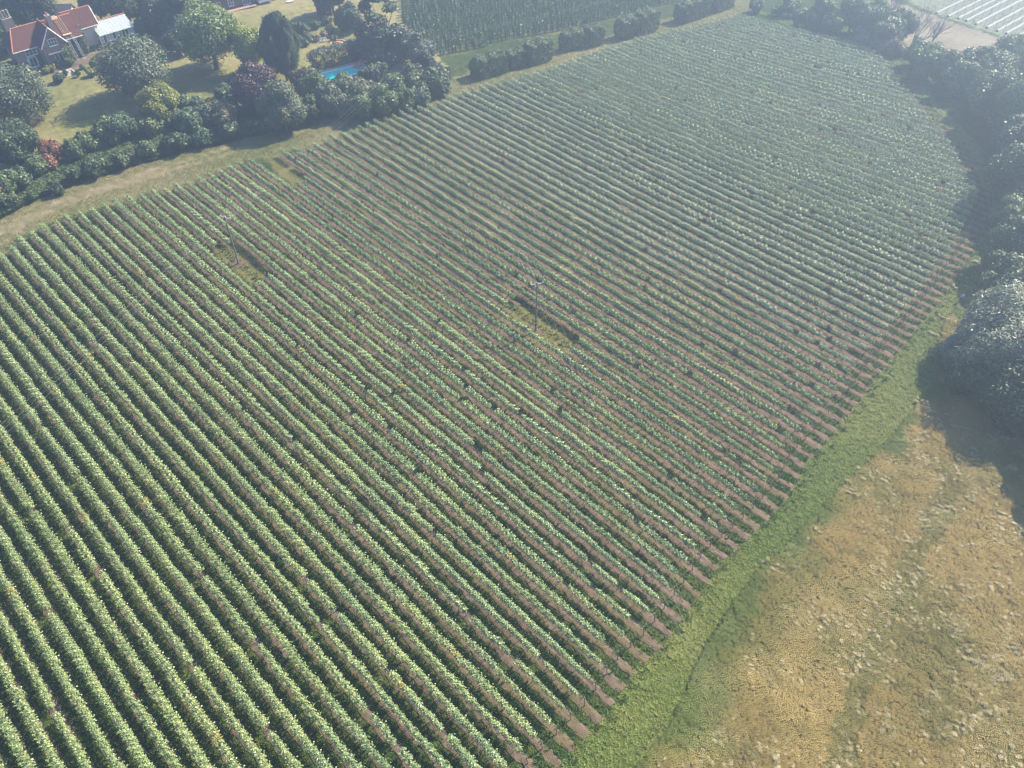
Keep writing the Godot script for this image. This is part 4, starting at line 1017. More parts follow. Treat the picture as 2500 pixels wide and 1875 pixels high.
func hedge_box(r: RandomNumberGenerator, lx: float, lz: float, hh: float, leaf: float) -> Shape:
	var s := Shape.new()
	var area := 2.0 * (2.0 * lx + 2.0 * lz) * hh + 4.0 * lx * lz
	var count := clampi(int(area * 2.4 / (leaf * leaf * 0.42)), 300, 9000)
	for i in count:
		var p := Vector3(r.randf_range(-lx, lx), r.randf_range(0.05, hh), r.randf_range(-lz, lz))
		var dir: Vector3
		var pick := r.randf()
		if pick < 0.4:
			p.z = lz * (1.0 if r.randf() < 0.5 else -1.0); dir = Vector3(0, 0, signf(p.z))
		elif pick < 0.62:
			p.x = lx * (1.0 if r.randf() < 0.5 else -1.0); dir = Vector3(signf(p.x), 0, 0)
		else:
			p.y = hh; dir = Vector3.UP
		var bulge := 1.0 + 0.09 * sin(p.x * 2.3 + lx) * cos(p.y * 1.9) + r.randfn(0, 0.045)
		p = Vector3(p.x * bulge, p.y * (0.96 + 0.06 * sin(p.x * 1.7 + p.z)) + r.randfn(0, 0.06), p.z * bulge)
		var corner := Vector3(p.x / lx, (p.y - hh * 0.5) / (hh * 0.5), p.z / lz)
		if corner.length() > 1.48: p -= Vector3(signf(p.x) * 0.3, 0.35 if p.y > hh * 0.6 else 0.0, signf(p.z) * 0.3)
		var k := r.randf_range(0.72, 1.25)
		s.col = Color(k * r.randf_range(0.92, 1.1), k, k)
		s.leaf(p, (dir + Vector3(r.randfn(0, 0.5), r.randfn(0.1, 0.5), r.randfn(0, 0.5))).normalized(), leaf * r.randf_range(0.7, 1.3), r.randf() * TAU, 0.66)
	return s

func build_trees() -> void:
	var bark := mat("bark", 0.12, 0.095, 0.07, 0.95)
	var i := 0
	for t in TREES:
		i += 1
		var r := RandomNumberGenerator.new()
		r.seed = 900 + i * 7
		var o := thing(t[0], t[1], t[2], on(t[4], t[5]), 0.0, t[11])
		if t[3] == "box":
			o.rotation.y = 0.68
			part("foliage", hedge_box(r, t[6], t[7], t[8], t[10]), leaf_mat(t[9]), o)
			var st := Shape.new()
			for k in 3: st.tube(Vector3((k - 1) * t[6] * 0.6, -0.2, 0), Vector3((k - 1) * t[6] * 0.6, t[8] * 0.7, 0), 0.09, 0.05, 6)
			part("stems", st, bark, o)
			continue
		var cr := part("crown", crown(t[3], r, t[6], t[7], t[8], t[10]), leaf_mat(t[9]), o)
		cr.position.y = t[8]
		part("trunk", trunk_shape(r, t[8], t[7], t[6]), bark, o)
	var ph := [-39.96,194.59,8.45,1.7,4.6,0.53]
	var r2 := RandomNumberGenerator.new()
	r2.seed = 77
	var hedge := thing("clipped_hedge", "long dark clipped conifer hedge behind the swimming pool", "hedge", on(ph[0], ph[1]), ph[5])
	part("foliage", hedge_box(r2, ph[2], ph[3], ph[4], 0.34), leaf_mat("conifer"), hedge)
	var st2 := Shape.new()
	for k in 9: st2.tube(Vector3((k - 4) * ph[2] * 0.22, -0.2, 0), Vector3((k - 4) * ph[2] * 0.22, ph[4] * 0.8, 0), 0.1, 0.05, 6)
	part("stems", st2, bark, hedge)
	var dead := mat("dead_wood", 0.2, 0.17, 0.15, 0.9)
	var names := ["tall leafless tree above the tree belt at the upper right", "shorter leafless tree right of the tall bare one", "small leafless tree near the top edge left of the bare pair"]
	for k in DEAD.size():
		var d: Array = DEAD[k]
		var o := thing("bare_tree", names[k], "tree", on(d[0], d[1]), 0.0, "leafless trees in the tree belt")
		var s := Shape.new()
		r2.seed = 300 + k
		for b in 4:
			grow(s, r2, Vector3(r2.randfn(0, 0.3), -0.2, r2.randfn(0, 0.3)), Vector3(0.25 + r2.randfn(0, 0.25), 1.0, r2.randfn(0, 0.2)).normalized(), d[2] * 0.4, 0.16, 4)
		part("branches", s, dead, o)

func grow(s: Shape, r: RandomNumberGenerator, a: Vector3, dir: Vector3, length: float, w: float, level: int) -> void:
	var b := a + dir * length
	s.tube(a, b, w, w * 0.62, 5, false)
	if level == 0: return
	for i in 3:
		var q := (dir + Vector3(r.randfn(0, 0.34), r.randfn(0.1, 0.2), r.randfn(0, 0.34))).normalized()
		grow(s, r, a.lerp(b, r.randf_range(0.55, 1.0)), q, length * r.randf_range(0.5, 0.72), w * 0.55, level - 1)

# ------------------------------------------------------------------ other fields
func bush_mesh(seed_: int) -> ArrayMesh:
	var r := RandomNumberGenerator.new()
	r.seed = seed_
	var s := Shape.new()
	s.col = Color(0.9, 0.6, 0.5)
	s.tube(Vector3.ZERO, Vector3(0, 1.0, 0), 0.05, 0.03, 5, false)
	for i in 90:
		var y := 0.3 + 1.75 * r.randf()
		var wide := 0.52 * (1.15 - y / 2.6)
		var az := r.randf() * TAU
		var p := Vector3(cos(az) * wide, y, sin(az) * wide) * Vector3(r.randf_range(0.5, 1.1), 1, r.randf_range(0.5, 1.1))
		var k := r.randf_range(0.7, 1.25)
		s.col = Color(k, k, k * r.randf_range(0.85, 1.15))
		s.leaf(p, Vector3(cos(az) + r.randfn(0, 0.4), r.randf_range(0.0, 1.0), sin(az) + r.randfn(0, 0.4)).normalized(), r.randf_range(0.26, 0.42), r.randf() * TAU, 0.6)
	return s.mesh()

func build_fields() -> void:
	var lm := foliage("orchard_leaf", 0.45, 0.35, 0.45)
	var bushes := [bush_mesh(1), bush_mesh(2), bush_mesh(3)]
	var start := Vector2(-16.35, 201.48)
	var dir := Vector2(0.8533, 0.5214)
	var side := Vector2(-dir.y, dir.x)
	for k in 30:
		var line := Scatter.new()
		var p0 := start + side * (k * 2.0 + 0.6)
		var origin := Vector3.ZERO
		for i in range(-60, 150):
			var p := p0 + dir * (i * 0.95 + rng.randfn(0, 0.3) + k * 0.37) + Vector2(rng.randfn(0, 0.15), rng.randfn(0, 0.15))
			if not inside("crop", p) or absf(p.x) > p.y * 0.62 + 12.0 or p.y > 262.0: continue
			if line.where.is_empty(): origin = on(p.x, p.y)
			var q := rng.randf_range(0.8, 1.2)
			line.add(Transform3D(Basis(Vector3.UP, rng.randf() * TAU).scaled(Vector3(q, q * rng.randf_range(0.85, 1.15), q)), on(p.x, p.y) - origin), Color(0.07, 0.115, 0.045).lerp(Color(0.115, 0.155, 0.055), rng.randf()))
		if line.where.size() < 4: continue
		var o := thing("crop_row", "row of bushy green plants in the field beyond the track, %s from the track" % ordinal(k + 1), "crop row", origin, 0.0, "plant rows of the far field")
		copies("plants", line, bushes[k % 3], lm, o).set_meta("kind", "stuff")
	# covered rows at the upper right
	var film := mat("white_cover_film", 0.24, 0.24, 0.25, 0.7)
	var post := mat("dark_stake", 0.12, 0.1, 0.09, 0.9)
	var nd := Vector2(0.74, 0.67)
	var turn := atan2(nd.y, nd.x)
	for k in NETS.size():
		var at := on(NETS[k][0], NETS[k][1])
		var o := thing("covered_row", "white covered crop row at the upper right corner, %s from the left" % ordinal(k + 1), "crop row", at, turn, "white covered rows in the far corner field")
		var s := Shape.new()
		var prev := []
		for i in 25:
			var ring := []
			var w := Vector2(NETS[k][0], NETS[k][1]) + nd * (i * 2.5)
			var y := ground(w.x, w.y) - at.y
			for j in 6:
				var a := PI * j / 5.0
				ring.append(Vector3(i * 2.5, y + sin(a) * 0.5 - 0.03, cos(a) * 0.42))
			if prev:
				for j in 5: s.quad(prev[j], prev[j + 1], ring[j + 1], ring[j])
			prev = ring
		part("cover", s, film, o)
		for i in 12:
			var w := Vector2(NETS[k][0], NETS[k][1]) + nd * (i * 5.0)
			var ps := Shape.new()
			ps.tube(Vector3(0, -0.2, 0), Vector3(0, 2.3, 0), 0.05, 0.05, 6)
			var pm := part("stake", ps, post, o)
			pm.position = Vector3(i * 5.0, ground(w.x, w.y) - at.y, -0.8)

# ------------------------------------------------------------------ power line
func build_power() -> void:
	var pole_m := mat("weathered_pole", 0.17, 0.145, 0.12, 0.9)
	var arm_m := mat("galvanised_arm", 0.33, 0.33, 0.31, 0.6)
	var pot_m := mat("white_insulator", 0.5, 0.5, 0.48, 0.25, false, 0.5)
	var cable := mat("aluminium_cable", 0.3, 0.3, 0.29, 0.6)
	var p1 := Vector2(PLACE.pole1[0], PLACE.pole1[1])
	var p2 := Vector2(PLACE.pole2[0], PLACE.pole2[1])
	var p3 := Vector2(PLACE.pole3[0], PLACE.pole3[1])
	var p0 := p1 * 2.0 - p3
	var p4 := p2 * 2.0 - p3
	var p5 := p3 + Vector2(78, 62)
	var list := [
		[p1, (p3 - p0).normalized(), "wooden power pole in the grass gap at the left of the vineyard", true],
		[p2, (p3 - p4).normalized(), "wooden power pole in the grass gap in the middle of the vineyard", true],
		[p3, (p3 - p1).normalized(), "wooden power pole behind the pool bushes near the far field", false],
		[p0, (p3 - p0).normalized(), "wooden power pole outside the left edge of the photo", false],
		[p4, (p3 - p4).normalized(), "wooden power pole outside the bottom edge of the photo", false],
		[p5, (p5 - p3).normalized(), "wooden power pole outside the top edge of the photo", false]]
	for q in list:
		var at: Vector2 = q[0]
		var o := thing("power_pole", q[2], "power pole", on(at.x, at.y), atan2(q[1].y, q[1].x) + PI / 2.0, "wooden poles of the power line")
		var s := Shape.new()
		s.tube(Vector3(0, -0.5, 0), Vector3(0, 9.8, 0), 0.15, 0.1, 10)
		part("shaft", s, pole_m, o)
		block("crossarm", Vector3(0, 9.45, 0.12), Vector3(2.0, 0.12, 0.1), arm_m, o)
		for k in 3:
			var i := Shape.new()
			i.tube(Vector3((k - 1) * 0.9, 9.5, 0.12), Vector3((k - 1) * 0.9, 9.78, 0.12), 0.075, 0.05, 8)
			i.tube(Vector3((k - 1) * 0.9, 9.58, 0.12), Vector3((k - 1) * 0.9, 9.62, 0.12), 0.11, 0.1, 8)
			part("insulator", i, pot_m, o)
		block("stay_plate", Vector3(0.12, 2.2, 0.12), Vector3(0.22, 0.3, 0.03), arm_m, o)
		if q[3]:
			var ms := Shape.new()
			ms.col = Color(0.23, 0.165, 0.12)
			for k in 18:
				var a0 := TAU * k / 18.0
				var a1 := TAU * (k + 1) / 18.0
				var r0 := 1.05 + 0.18 * sin(a0 * 3.0)
				var r1 := 1.05 + 0.18 * sin(a1 * 3.0)
				ms.tri(Vector3(0, 0.2, 0), Vector3(cos(a1) * r1 * 1.5, 0.06, sin(a1) * r1), Vector3(cos(a0) * r0 * 1.5, 0.06, sin(a0) * r0))
			ms.face_up()
			var m := part("mulch_ring", ms, M["bark_mulch"], o)
			m.rotation.y = atan2(DF, DX) - o.rotation.y
	var spans := [[p0, p1, "from the left edge to the left vineyard pole"], [p1, p3, "from the left vineyard pole to the far pole"], [p2, p3, "from the middle vineyard pole to the far pole"], [p4, p2, "from the bottom edge to the middle vineyard pole"], [p3, p5, "from the far pole over the far field"]]
	var order := ["left", "middle", "right"]
	for sp in spans:
		var a: Vector2 = sp[0]
		var b: Vector2 = sp[1]
		var d := (b - a).normalized()
		var side := Vector2(d.y, -d.x)
		for k in 3:
			var s := Shape.new()
			var pa := on(a.x, a.y, 9.8) + Vector3(side.x, 0, -side.y) * (k - 1) * 0.9
			var pb := on(b.x, b.y, 9.8) + Vector3(side.x, 0, -side.y) * (k - 1) * 0.9
			var last := pa
			for i in range(1, 25):
				var w := i / 24.0
				var q := pa.lerp(pb, w) + Vector3.DOWN * 4.0 * w * (1.0 - w) * 1.1
				s.tube(last - pa, q - pa, 0.007, 0.007, 4, false)
				last = q
			var o := part("power_cable", s, cable)
			o.position = pa
			tag(o, "%s of three power cables %s" % [order[k], sp[2]], "cable", "cables of the power line")

# ------------------------------------------------------------------ buildings
func slab(s: Shape, a: Vector3, b: Vector3, c: Vector3, d: Vector3, t: float) -> void:
	var up := (c - a).cross(b - a).normalized()
	if up.y < 0.0: up = -up
	var e := up * t
	var k := s.v.size()
	s.quad(a + e, b + e, c + e, d + e)
	if s.n[k].y < 0.0: s.turn(k)
	s.quad(a, b, b + e, a + e); s.quad(b, c, c + e, b + e); s.quad(c, d, d + e, c + e); s.quad(d, a, a + e, d + e)
	s.quad(a, b, c, d)

func gable_end(s: Shape, x0: float, x1: float, y0: float, y1: float, z: float, thick: float) -> void:
	var m := (x0 + x1) / 2.0
	for q in [z, z - thick]:
		s.tri(Vector3(x0, y0, q), Vector3(m, y1, q), Vector3(x1, y0, q))
	s.quad(Vector3(x0, y0, z), Vector3(m, y1, z), Vector3(m, y1, z - thick), Vector3(x0, y0, z - thick))
	s.quad(Vector3(x1, y0, z), Vector3(m, y1, z), Vector3(m, y1, z - thick), Vector3(x1, y0, z - thick))

func window_at(parent: Node, at: Vector3, w: float, h: float, bars: int, cross_bars: int, called := "window", turn := 0.0) -> void:
	var b := Basis(Vector3.UP, turn)
	var o := block(called, at + b * Vector3(0, h / 2.0, 0.02), Vector3(w, h, 0.05), M["glass_dark"], parent, b)
	var s := Shape.new()
	var z := 0.07
	for x in [-w / 2.0, w / 2.0]: s.box(at + b * Vector3(x, h / 2.0, z), Vector3(0.12, h + 0.12, 0.08), b)
	for y in [0.0, h]: s.box(at + b * Vector3(0, y, z + 0.002), Vector3(w + 0.1, 0.12, 0.08), b)
	for i in bars: s.box(at + b * Vector3(-w / 2.0 + w * (i + 1) / (bars + 1.0), h / 2.0, z - 0.004), Vector3(0.09, h, 0.07), b)
	for i in cross_bars: s.box(at + b * Vector3(0, h * (i + 1) / (cross_bars + 1.0), z - 0.006), Vector3(w, 0.07, 0.07), b)
	part("frame", s, M["white_paint"], o)
	block("sill", at + b * Vector3(0, -0.08, 0.12), Vector3(w + 0.3, 0.08, 0.24), M["white_paint"], o, b)

func ivy(parent: Node, called: String, r: RandomNumberGenerator, count: int, lo: Vector3, hi: Vector3, species: String) -> void:
	var s := Shape.new()
	for i in count:
		var p := Vector3(r.randf_range(lo.x, hi.x), lerpf(lo.y, hi.y, pow(r.randf(), 1.4)), r.randf_range(lo.z, hi.z))
		var k := r.randf_range(0.7, 1.25)
		s.col = Color(k, k, k)
		s.leaf(p, Vector3(r.randfn(0, 0.4), r.randf_range(0, 0.8), 1.0).normalized(), r.randf_range(0.25, 0.45), r.randf() * TAU, 0.65)
	part(called, s, leaf_mat(species), parent)

func build_house() -> void:
	var brick := mat("buff_brick", 0.36, 0.30, 0.24, 0.95)
	brick.albedo_texture = noise_tex(0.08, 0.7, 1.0, 31)
	brick.uv1_triplanar = true
	brick.uv1_scale = Vector3.ONE * 0.4
	var render_ := mat("cream_render", 0.55, 0.5, 0.42, 0.9)
	var tile := mat("red_roof_tile", 0.175, 0.075, 0.056, 0.9)
	tile.albedo_texture = noise_tex(0.06, 0.6, 1.0, 32)
	tile.uv1_triplanar = true
	tile.uv1_scale = Vector3.ONE * 0.45
	tile.heightmap_enabled = true
	tile.heightmap_texture = noise_tex(0.12, 0, 1, 33)
	tile.heightmap_scale = 6.0
	var slate := mat("grey_slate", 0.11, 0.10, 0.10, 0.8)
	mat("glass_dark", 0.03, 0.04, 0.05, 0.12, false, 0.5)
	mat("white_paint", 0.78, 0.78, 0.75, 0.5)
	var white: Material = M["white_paint"]
	var ridge_m := mat("ridge_tile", 0.38, 0.16, 0.09, 0.9)
	var timber := mat("raw_timber", 0.5, 0.33, 0.22, 0.8)
	var alu := mat("aluminium", 0.55, 0.55, 0.55, 0.4)
	var stone := mat("paving_stone", 0.4, 0.34, 0.28, 0.9)
	var r := RandomNumberGenerator.new()
	r.seed = 51
	var o := thing("brick_house", "buff brick house with red tiled roofs, chimneys and white conservatory", "house", on(PLACE.house[0], PLACE.house[1]), 0.7341)
	block("wall", Vector3(2.3, 2.2, -3.2), Vector3(5.6, 4.4, 6.4), brick, o)
	block("wall", Vector3(12.5, 2.2, -2.7), Vector3(4.2, 4.4, 7.4), brick, o)
	var gw := Shape.new()
	gw.box(Vector3(7.75, 2.2, -1.3), Vector3(5.4, 4.4, 6.6))
	part("wall", gw, brick, o)
	gw = Shape.new()
	gable_end(gw, 5.05, 10.45, 4.4, 8.2, 2.0, 0.4)
	part("gable_wall", gw, brick, o)
	block("string_course", Vector3(7.75, 4.1, 2.01), Vector3(5.5, 0.22, 0.1), mat("red_brick", 0.24, 0.1, 0.07, 0.9), o)
	block("rendered_wall", Vector3(17.0, 2.3, -4.6), Vector3(5.2, 4.6, 5.0), render_, o)
	# roofs
	var s := Shape.new()  # left wing: hipped on the left
	var e := 4.35
	slab(s, Vector3(-0.9, e, 0.45), Vector3(5.6, e, 0.45), Vector3(7.8, 8.0, -3.2), Vector3(1.3, 8.0, -3.2), 0.12)
	slab(s, Vector3(-0.9, e, -6.85), Vector3(7.8, e, -6.85), Vector3(7.8, 8.0, -3.2), Vector3(1.3, 8.0, -3.2), 0.12)
	s.tri(Vector3(-0.9, e + 0.1, 0.45), Vector3(1.3, 8.1, -3.2), Vector3(-0.9, e + 0.1, -6.85))
	part("roof", s, tile, o)
	s = Shape.new()  # front gable
	slab(s, Vector3(4.8, e - 0.05, 2.35), Vector3(7.75, 8.35, 2.35), Vector3(7.75, 8.35, -4.0), Vector3(4.8, e - 0.05, -1.0), 0.12)
	slab(s, Vector3(10.7, e - 0.05, 2.35), Vector3(7.75, 8.35, 2.35), Vector3(7.75, 8.35, -4.0), Vector3(10.7, e - 0.05, -1.0), 0.12)
	part("gable_roof", s, tile, o)
	s = Shape.new()  # right of the gable
	slab(s, Vector3(10.3, e, 1.35), Vector3(14.8, e, 1.35), Vector3(14.8, 8.1, -2.7), Vector3(7.8, 8.1, -2.7), 0.12)
	slab(s, Vector3(7.8, e, -6.7), Vector3(14.8, e, -6.7), Vector3(14.8, 8.1, -2.7), Vector3(7.8, 8.1, -2.7), 0.12)
	part("roof", s, tile, o)
	s = Shape.new()  # rear block
	slab(s, Vector3(13.0, 4.55, -1.7), Vector3(20.0, 4.55, -1.7), Vector3(20.0, 8.0, -4.6), Vector3(13.0, 8.0, -4.6), 0.12)
	slab(s, Vector3(13.0, 4.55, -7.5), Vector3(20.0, 4.55, -7.5), Vector3(20.0, 8.0, -4.6), Vector3(13.0, 8.0, -4.6), 0.12)
	part("roof", s, tile, o)
	s = Shape.new()
	for q in [[19.58, -4.6, 2.5, 4.6, 7.9, render_], [14.58, -2.7, 3.7, 4.4, 8.0, brick]]:
		s = Shape.new()
		s.tri(Vector3(q[0], q[3], q[1] - q[2]), Vector3(q[0], q[4], q[1]), Vector3(q[0], q[3], q[1] + q[2]))
		s.tri(Vector3(q[0] - 0.3, q[3], q[1] - q[2]), Vector3(q[0] - 0.3, q[4], q[1]), Vector3(q[0] - 0.3, q[3], q[1] + q[2]))
		part("gable_wall", s, q[5], o)
	s = Shape.new()
	s.tube(Vector3(1.2, 8.12, -3.2), Vector3(7.8, 8.12, -3.2), 0.16, 0.16, 6)
	s.tube(Vector3(7.75, 8.45, 2.4), Vector3(7.75, 8.45, -4.0), 0.14, 0.14, 6)
	s.tube(Vector3(7.8, 8.2, -2.7), Vector3(14.9, 8.2, -2.7), 0.16, 0.16, 6)
	s.tube(Vector3(13.0, 8.1, -4.6), Vector3(20.1, 8.1, -4.6), 0.16, 0.16, 6)
	s.tube(Vector3(-0.9, e + 0.15, 0.45), Vector3(1.3, 8.12, -3.2), 0.15, 0.15, 6)
	part("ridge_tiles", s, ridge_m, o)
	s = Shape.new()  # white barge boards and gutters
	for q in [[Vector3(4.75, e - 0.1, 2.4), Vector3(7.75, 8.38, 2.4)], [Vector3(10.75, e - 0.1, 2.4), Vector3(7.75, 8.38, 2.4)], [Vector3(20.05, 4.5, -1.6), Vector3(20.05, 8.0, -4.6)], [Vector3(20.05, 4.5, -7.6), Vector3(20.05, 8.0, -4.6)]]:
		s.tube(q[0], q[1], 0.11, 0.11, 4)
	s.tube(Vector3(-0.9, e, 0.52), Vector3(4.9, e, 0.52), 0.09, 0.09, 6)
	s.tube(Vector3(10.6, e, 1.42), Vector3(14.8, e, 1.42), 0.09, 0.09, 6)
	s.tube(Vector3(14.8, 4.5, -1.62), Vector3(20.0, 4.5, -1.62), 0.09, 0.09, 6)
	s.tube(Vector3(4.9, 4.3, 0.3), Vector3(4.9, 0.1, 0.3), 0.06, 0.06, 6)
	part("gutters_and_boards", s, white, o)
	# windows and doors
	window_at(o, Vector3(2.9, 2.75, 0.0), 2.4, 1.3, 2, 1)
	window_at(o, Vector3(2.6, 0.15, 0.0), 1.5, 2.15, 1, 0, "french_window")
	window_at(o, Vector3(7.75, 4.25, 2.0), 1.8, 1.5, 2, 1)
	window_at(o, Vector3(7.9, 0.1, 2.0), 1.7, 2.2, 1, 0, "french_window")
	window_at(o, Vector3(12.6, 0.1, 1.0), 1.8, 2.6, 1, 1, "french_window")
	s = Shape.new()
	for i in 12:
		var a0 := PI * i / 12.0
		var a1 := PI * (i + 1) / 12.0
		s.tri(Vector3(7.75, 5.85, 2.06), Vector3(7.75 + cos(a0) * 0.95, 5.85 + sin(a0) * 1.0, 2.06), Vector3(7.75 + cos(a1) * 0.95, 5.85 + sin(a1) * 1.0, 2.06))
	part("brick_arch", s, M["red_brick"], o)
	for q in [1.6, 3.6]: block("shutter", Vector3(q, 1.2, 0.07), Vector3(0.45, 2.1, 0.06), white, o)
	block("lead_bay_roof", Vector3(7.3, 2.75, 2.55), Vector3(3.2, 0.25, 1.1), slate, o)
	# chimneys
	var c1 := block("chimney", Vector3(2.0, 6.6, -5.8), Vector3(2.2, 6.2, 1.3), brick, o)
	for k in 3:
		var ps := Shape.new()
		ps.tube(Vector3(1.3 + k * 0.7, 9.65, -5.8), Vector3(1.3 + k * 0.7, 11.4, -5.8), 0.3, 0.26, 8)
		part("stack", ps, brick, c1)
	var c2 := block("chimney", Vector3(9.5, 7.6, -1.2), Vector3(1.1, 4.2, 1.5), brick, o)
	for k in 2:
		var ps := Shape.new()
		ps.tube(Vector3(9.5, 9.65, -1.6 + k * 0.8), Vector3(9.5, 10.3, -1.6 + k * 0.8), 0.17, 0.13, 8)
		part("pot", ps, ridge_m, c2)
	# repair gear on the roof: boards, a platform and roof ladders
	var gear := thing("roof_scaffold", "timber repair platform and ladders on the roof beside the middle chimney", "scaffold", o.position, o.rotation.y)
	for k in 3:
		block("board", Vector3(10.3 + k * 0.5, 8.55, -1.9 + k * 0.1), Vector3(0.28, 0.06, 2.4), timber, gear)
	for k in 2:
		for q in [-0.22, 0.22]:
			var ls := Shape.new()
			ls.tube(Vector3(11.0 + k * 0.9 + q, 8.4, -2.6), Vector3(11.3 + k * 0.9 + q, 4.5, 1.6), 0.05, 0.05, 5)
			part("ladder_rail", ls, timber, gear)
	for k in 7:
		block("rung", Vector3(11.05 + k * 0.04, 8.1 - k * 0.55, -2.15 + k * 0.58), Vector3(0.5, 0.05, 0.08), timber, gear)
	block("platform", Vector3(11.7, 5.35, 1.0), Vector3(2.0, 0.08, 0.7), timber, gear)
	for k in 2:
		var lad := thing("ladder", ["metal ladder leaning on the eaves nearer the gable", "metal ladder leaning on the eaves, nearer the conservatory"][k], "ladder", o.position, o.rotation.y, "ladders against the brick house")
		for q in [-0.2, 0.2]:
			var ls := Shape.new()
			ls.tube(Vector3(11.4 + k * 1.5 + q, 0.0, 3.6), Vector3(11.2 + k * 1.4 + q, 5.0, 1.5), 0.04, 0.04, 5)
			part("rail", ls, alu, lad)
		for w in 11:
			block("rung", Vector3(11.4 + k * 1.5 - 0.2 * w / 12.0, 0.35 + w * 0.42, 3.45 - w * 0.176), Vector3(0.4, 0.035, 0.035), alu, lad)
	# climbers
	ivy(o, "ivy", r, 1500, Vector3(10.6, 0, 1.05), Vector3(14.8, 4.1, 1.35), "dark")
	ivy(o, "climbing_plant", r, 700, Vector3(3.6, 0, 0.05), Vector3(7.0, 2.6, 0.4), "dark2")
	ivy(o, "climbing_rose", r, 700, Vector3(8.9, 0, 2.05), Vector3(11.2, 3.4, 2.9), "light2")
	ivy(o, "ivy", r, 700, Vector3(14.3, 0, -1.2), Vector3(15.6, 6.2, 0.0), "greygreen")
	# conservatory
	var cons := Node3D.new()
	cons.name = "conservatory"
	o.add_child(cons)
	block("dwarf_wall", Vector3(23.0, 0.4, -1.9), Vector3(8.3, 0.8, 3.8), brick, cons)
	var film := mat("white_glazing", 0.3, 0.33, 0.33, 0.5, false, 0.5)
	for k in 11:
		var ps := Shape.new()
		var x0 := 18.7 + k * 0.78
		slab(ps, Vector3(x0, 2.55, 0.3), Vector3(x0 + 0.74, 2.55, 0.3), Vector3(x0 + 0.74, 4.3, -3.9), Vector3(x0, 4.3, -3.9), 0.05)
		part("roof_panel", ps, film, cons)
		ps = Shape.new()
		ps.tube(Vector3(x0 + 0.76, 2.62, 0.3), Vector3(x0 + 0.76, 4.37, -3.9), 0.04, 0.04, 4)
		part("glazing_bar", ps, white, cons)
		block("pane", Vector3(x0 + 0.39, 1.65, 0.02), Vector3(0.6, 1.5, 0.04), M["glass_dark"] if k in [1, 4, 7, 8] else mat_glass(), cons)
		block("mullion", Vector3(x0, 1.65, 0.03), Vector3(0.14, 1.7, 0.1), white, cons)
	block("eaves_beam", Vector3(23.0, 2.5, 0.05), Vector3(8.7, 0.16, 0.2), white, cons)
	block("sill_beam", Vector3(23.0, 0.85, 0.05), Vector3(8.5, 0.12, 0.2), white, cons)
	block("end_wall", Vector3(27.2, 1.65, -1.9), Vector3(0.1, 1.6, 3.6), film, cons)
	block("back_wall", Vector3(23.0, 2.2, -4.1), Vector3(8.6, 4.4, 0.35), brick, cons)
	var rs := Shape.new()
	rs.tube(Vector3(18.7, 4.48, -4.0), Vector3(27.4, 4.48, -4.0), 0.14, 0.14, 6)
	rs.tube(Vector3(27.35, 4.4, -4.0), Vector3(27.35, 5.1, -4.0), 0.06, 0.03, 6)
	part("ridge", rs, ridge_m, cons)
	# outbuilding behind
	var ob := thing("outbuilding", "dark slate roofed outbuilding with white gable behind the brick house", "building", o.transform * Vector3(14.5, 0, -10.5), o.rotation.y + 0.9)
	block("wall", Vector3(3.0, 1.9, -4.0), Vector3(6.0, 3.8, 12.0), render_, ob)
	s = Shape.new()
	slab(s, Vector3(-0.4, 3.7, 2.4), Vector3(3.0, 6.9, 2.4), Vector3(3.0, 6.9, -10.4), Vector3(-0.4, 3.7, -10.4), 0.1)
	slab(s, Vector3(6.4, 3.7, 2.4), Vector3(3.0, 6.9, 2.4), Vector3(3.0, 6.9, -10.4), Vector3(6.4, 3.7, -10.4), 0.1)
	part("roof", s, slate, ob)
	s = Shape.new()
	gable_end(s, 0.0, 6.0, 3.8, 6.8, 2.0, 0.2)
	part("gable_wall", s, white, ob)
	# garden steps
	var st := thing("garden_steps", "pale stone steps down the bank in front of the house", "steps", on(PLACE.step[0], PLACE.step[1]), 0.7341)
	for k in 6:
		block("step", Vector3(0, 0.07 + k * 0.14, -k * 0.36), Vector3(2.3, 0.14, 0.4), stone, st)
	for q in [-1.3, 1.3]: block("kerb", Vector3(q, 0.4, -0.9), Vector3(0.22, 0.8, 2.4), stone, st)
	# terrace furniture
	var tb := thing("garden_table", "round white garden table on the terrace by the conservatory", "table", on(PLACE.table[0] + 0.2, PLACE.table[1] - 0.4), 0.3)
	s = Shape.new()
	s.tube(Vector3(0, 0.7, 0), Vector3(0, 0.76, 0), 0.95, 0.95, 18)
	part("table_top", s, white, tb)
	s = Shape.new()
	s.tube(Vector3(0, 0, 0), Vector3(0, 0.7, 0), 0.12, 0.08, 8)
	s.tube(Vector3(0, 0, 0), Vector3(0, 0.05, 0), 0.4, 0.35, 12)
	part("pedestal", s, white, tb)
	for k in 3:
		var q := on(PLACE.table[0] + 0.2 + cos(k * 2.1) * 1.5, PLACE.table[1] - 0.4 + sin(k * 2.1) * 1.5)
		var ch := thing("garden_chair", ["dark garden chair right of the white table", "dark garden chair behind the white table", "dark garden chair left of the white table"][k], "chair", q, k * 2.1, "chairs round the terrace table")
		block("seat", Vector3(0, 0.44, 0), Vector3(0.45, 0.05, 0.45), slate, ch)
		block("backrest", Vector3(0.22, 0.7, 0), Vector3(0.05, 0.5, 0.45), slate, ch)
		for c in [Vector3(0.19, 0.22, 0.19), Vector3(-0.19, 0.22, 0.19), Vector3(0.19, 0.22, -0.19), Vector3(-0.19, 0.22, -0.19)]: block("leg", c, Vector3(0.04, 0.44, 0.04), slate, ch)
	# second house at the top edge
	var h2 := thing("brick_house", "red brick house with white windows cut by the top edge", "house", on(PLACE.house2[0], PLACE.house2[1]), 0.7341 - 0.1)
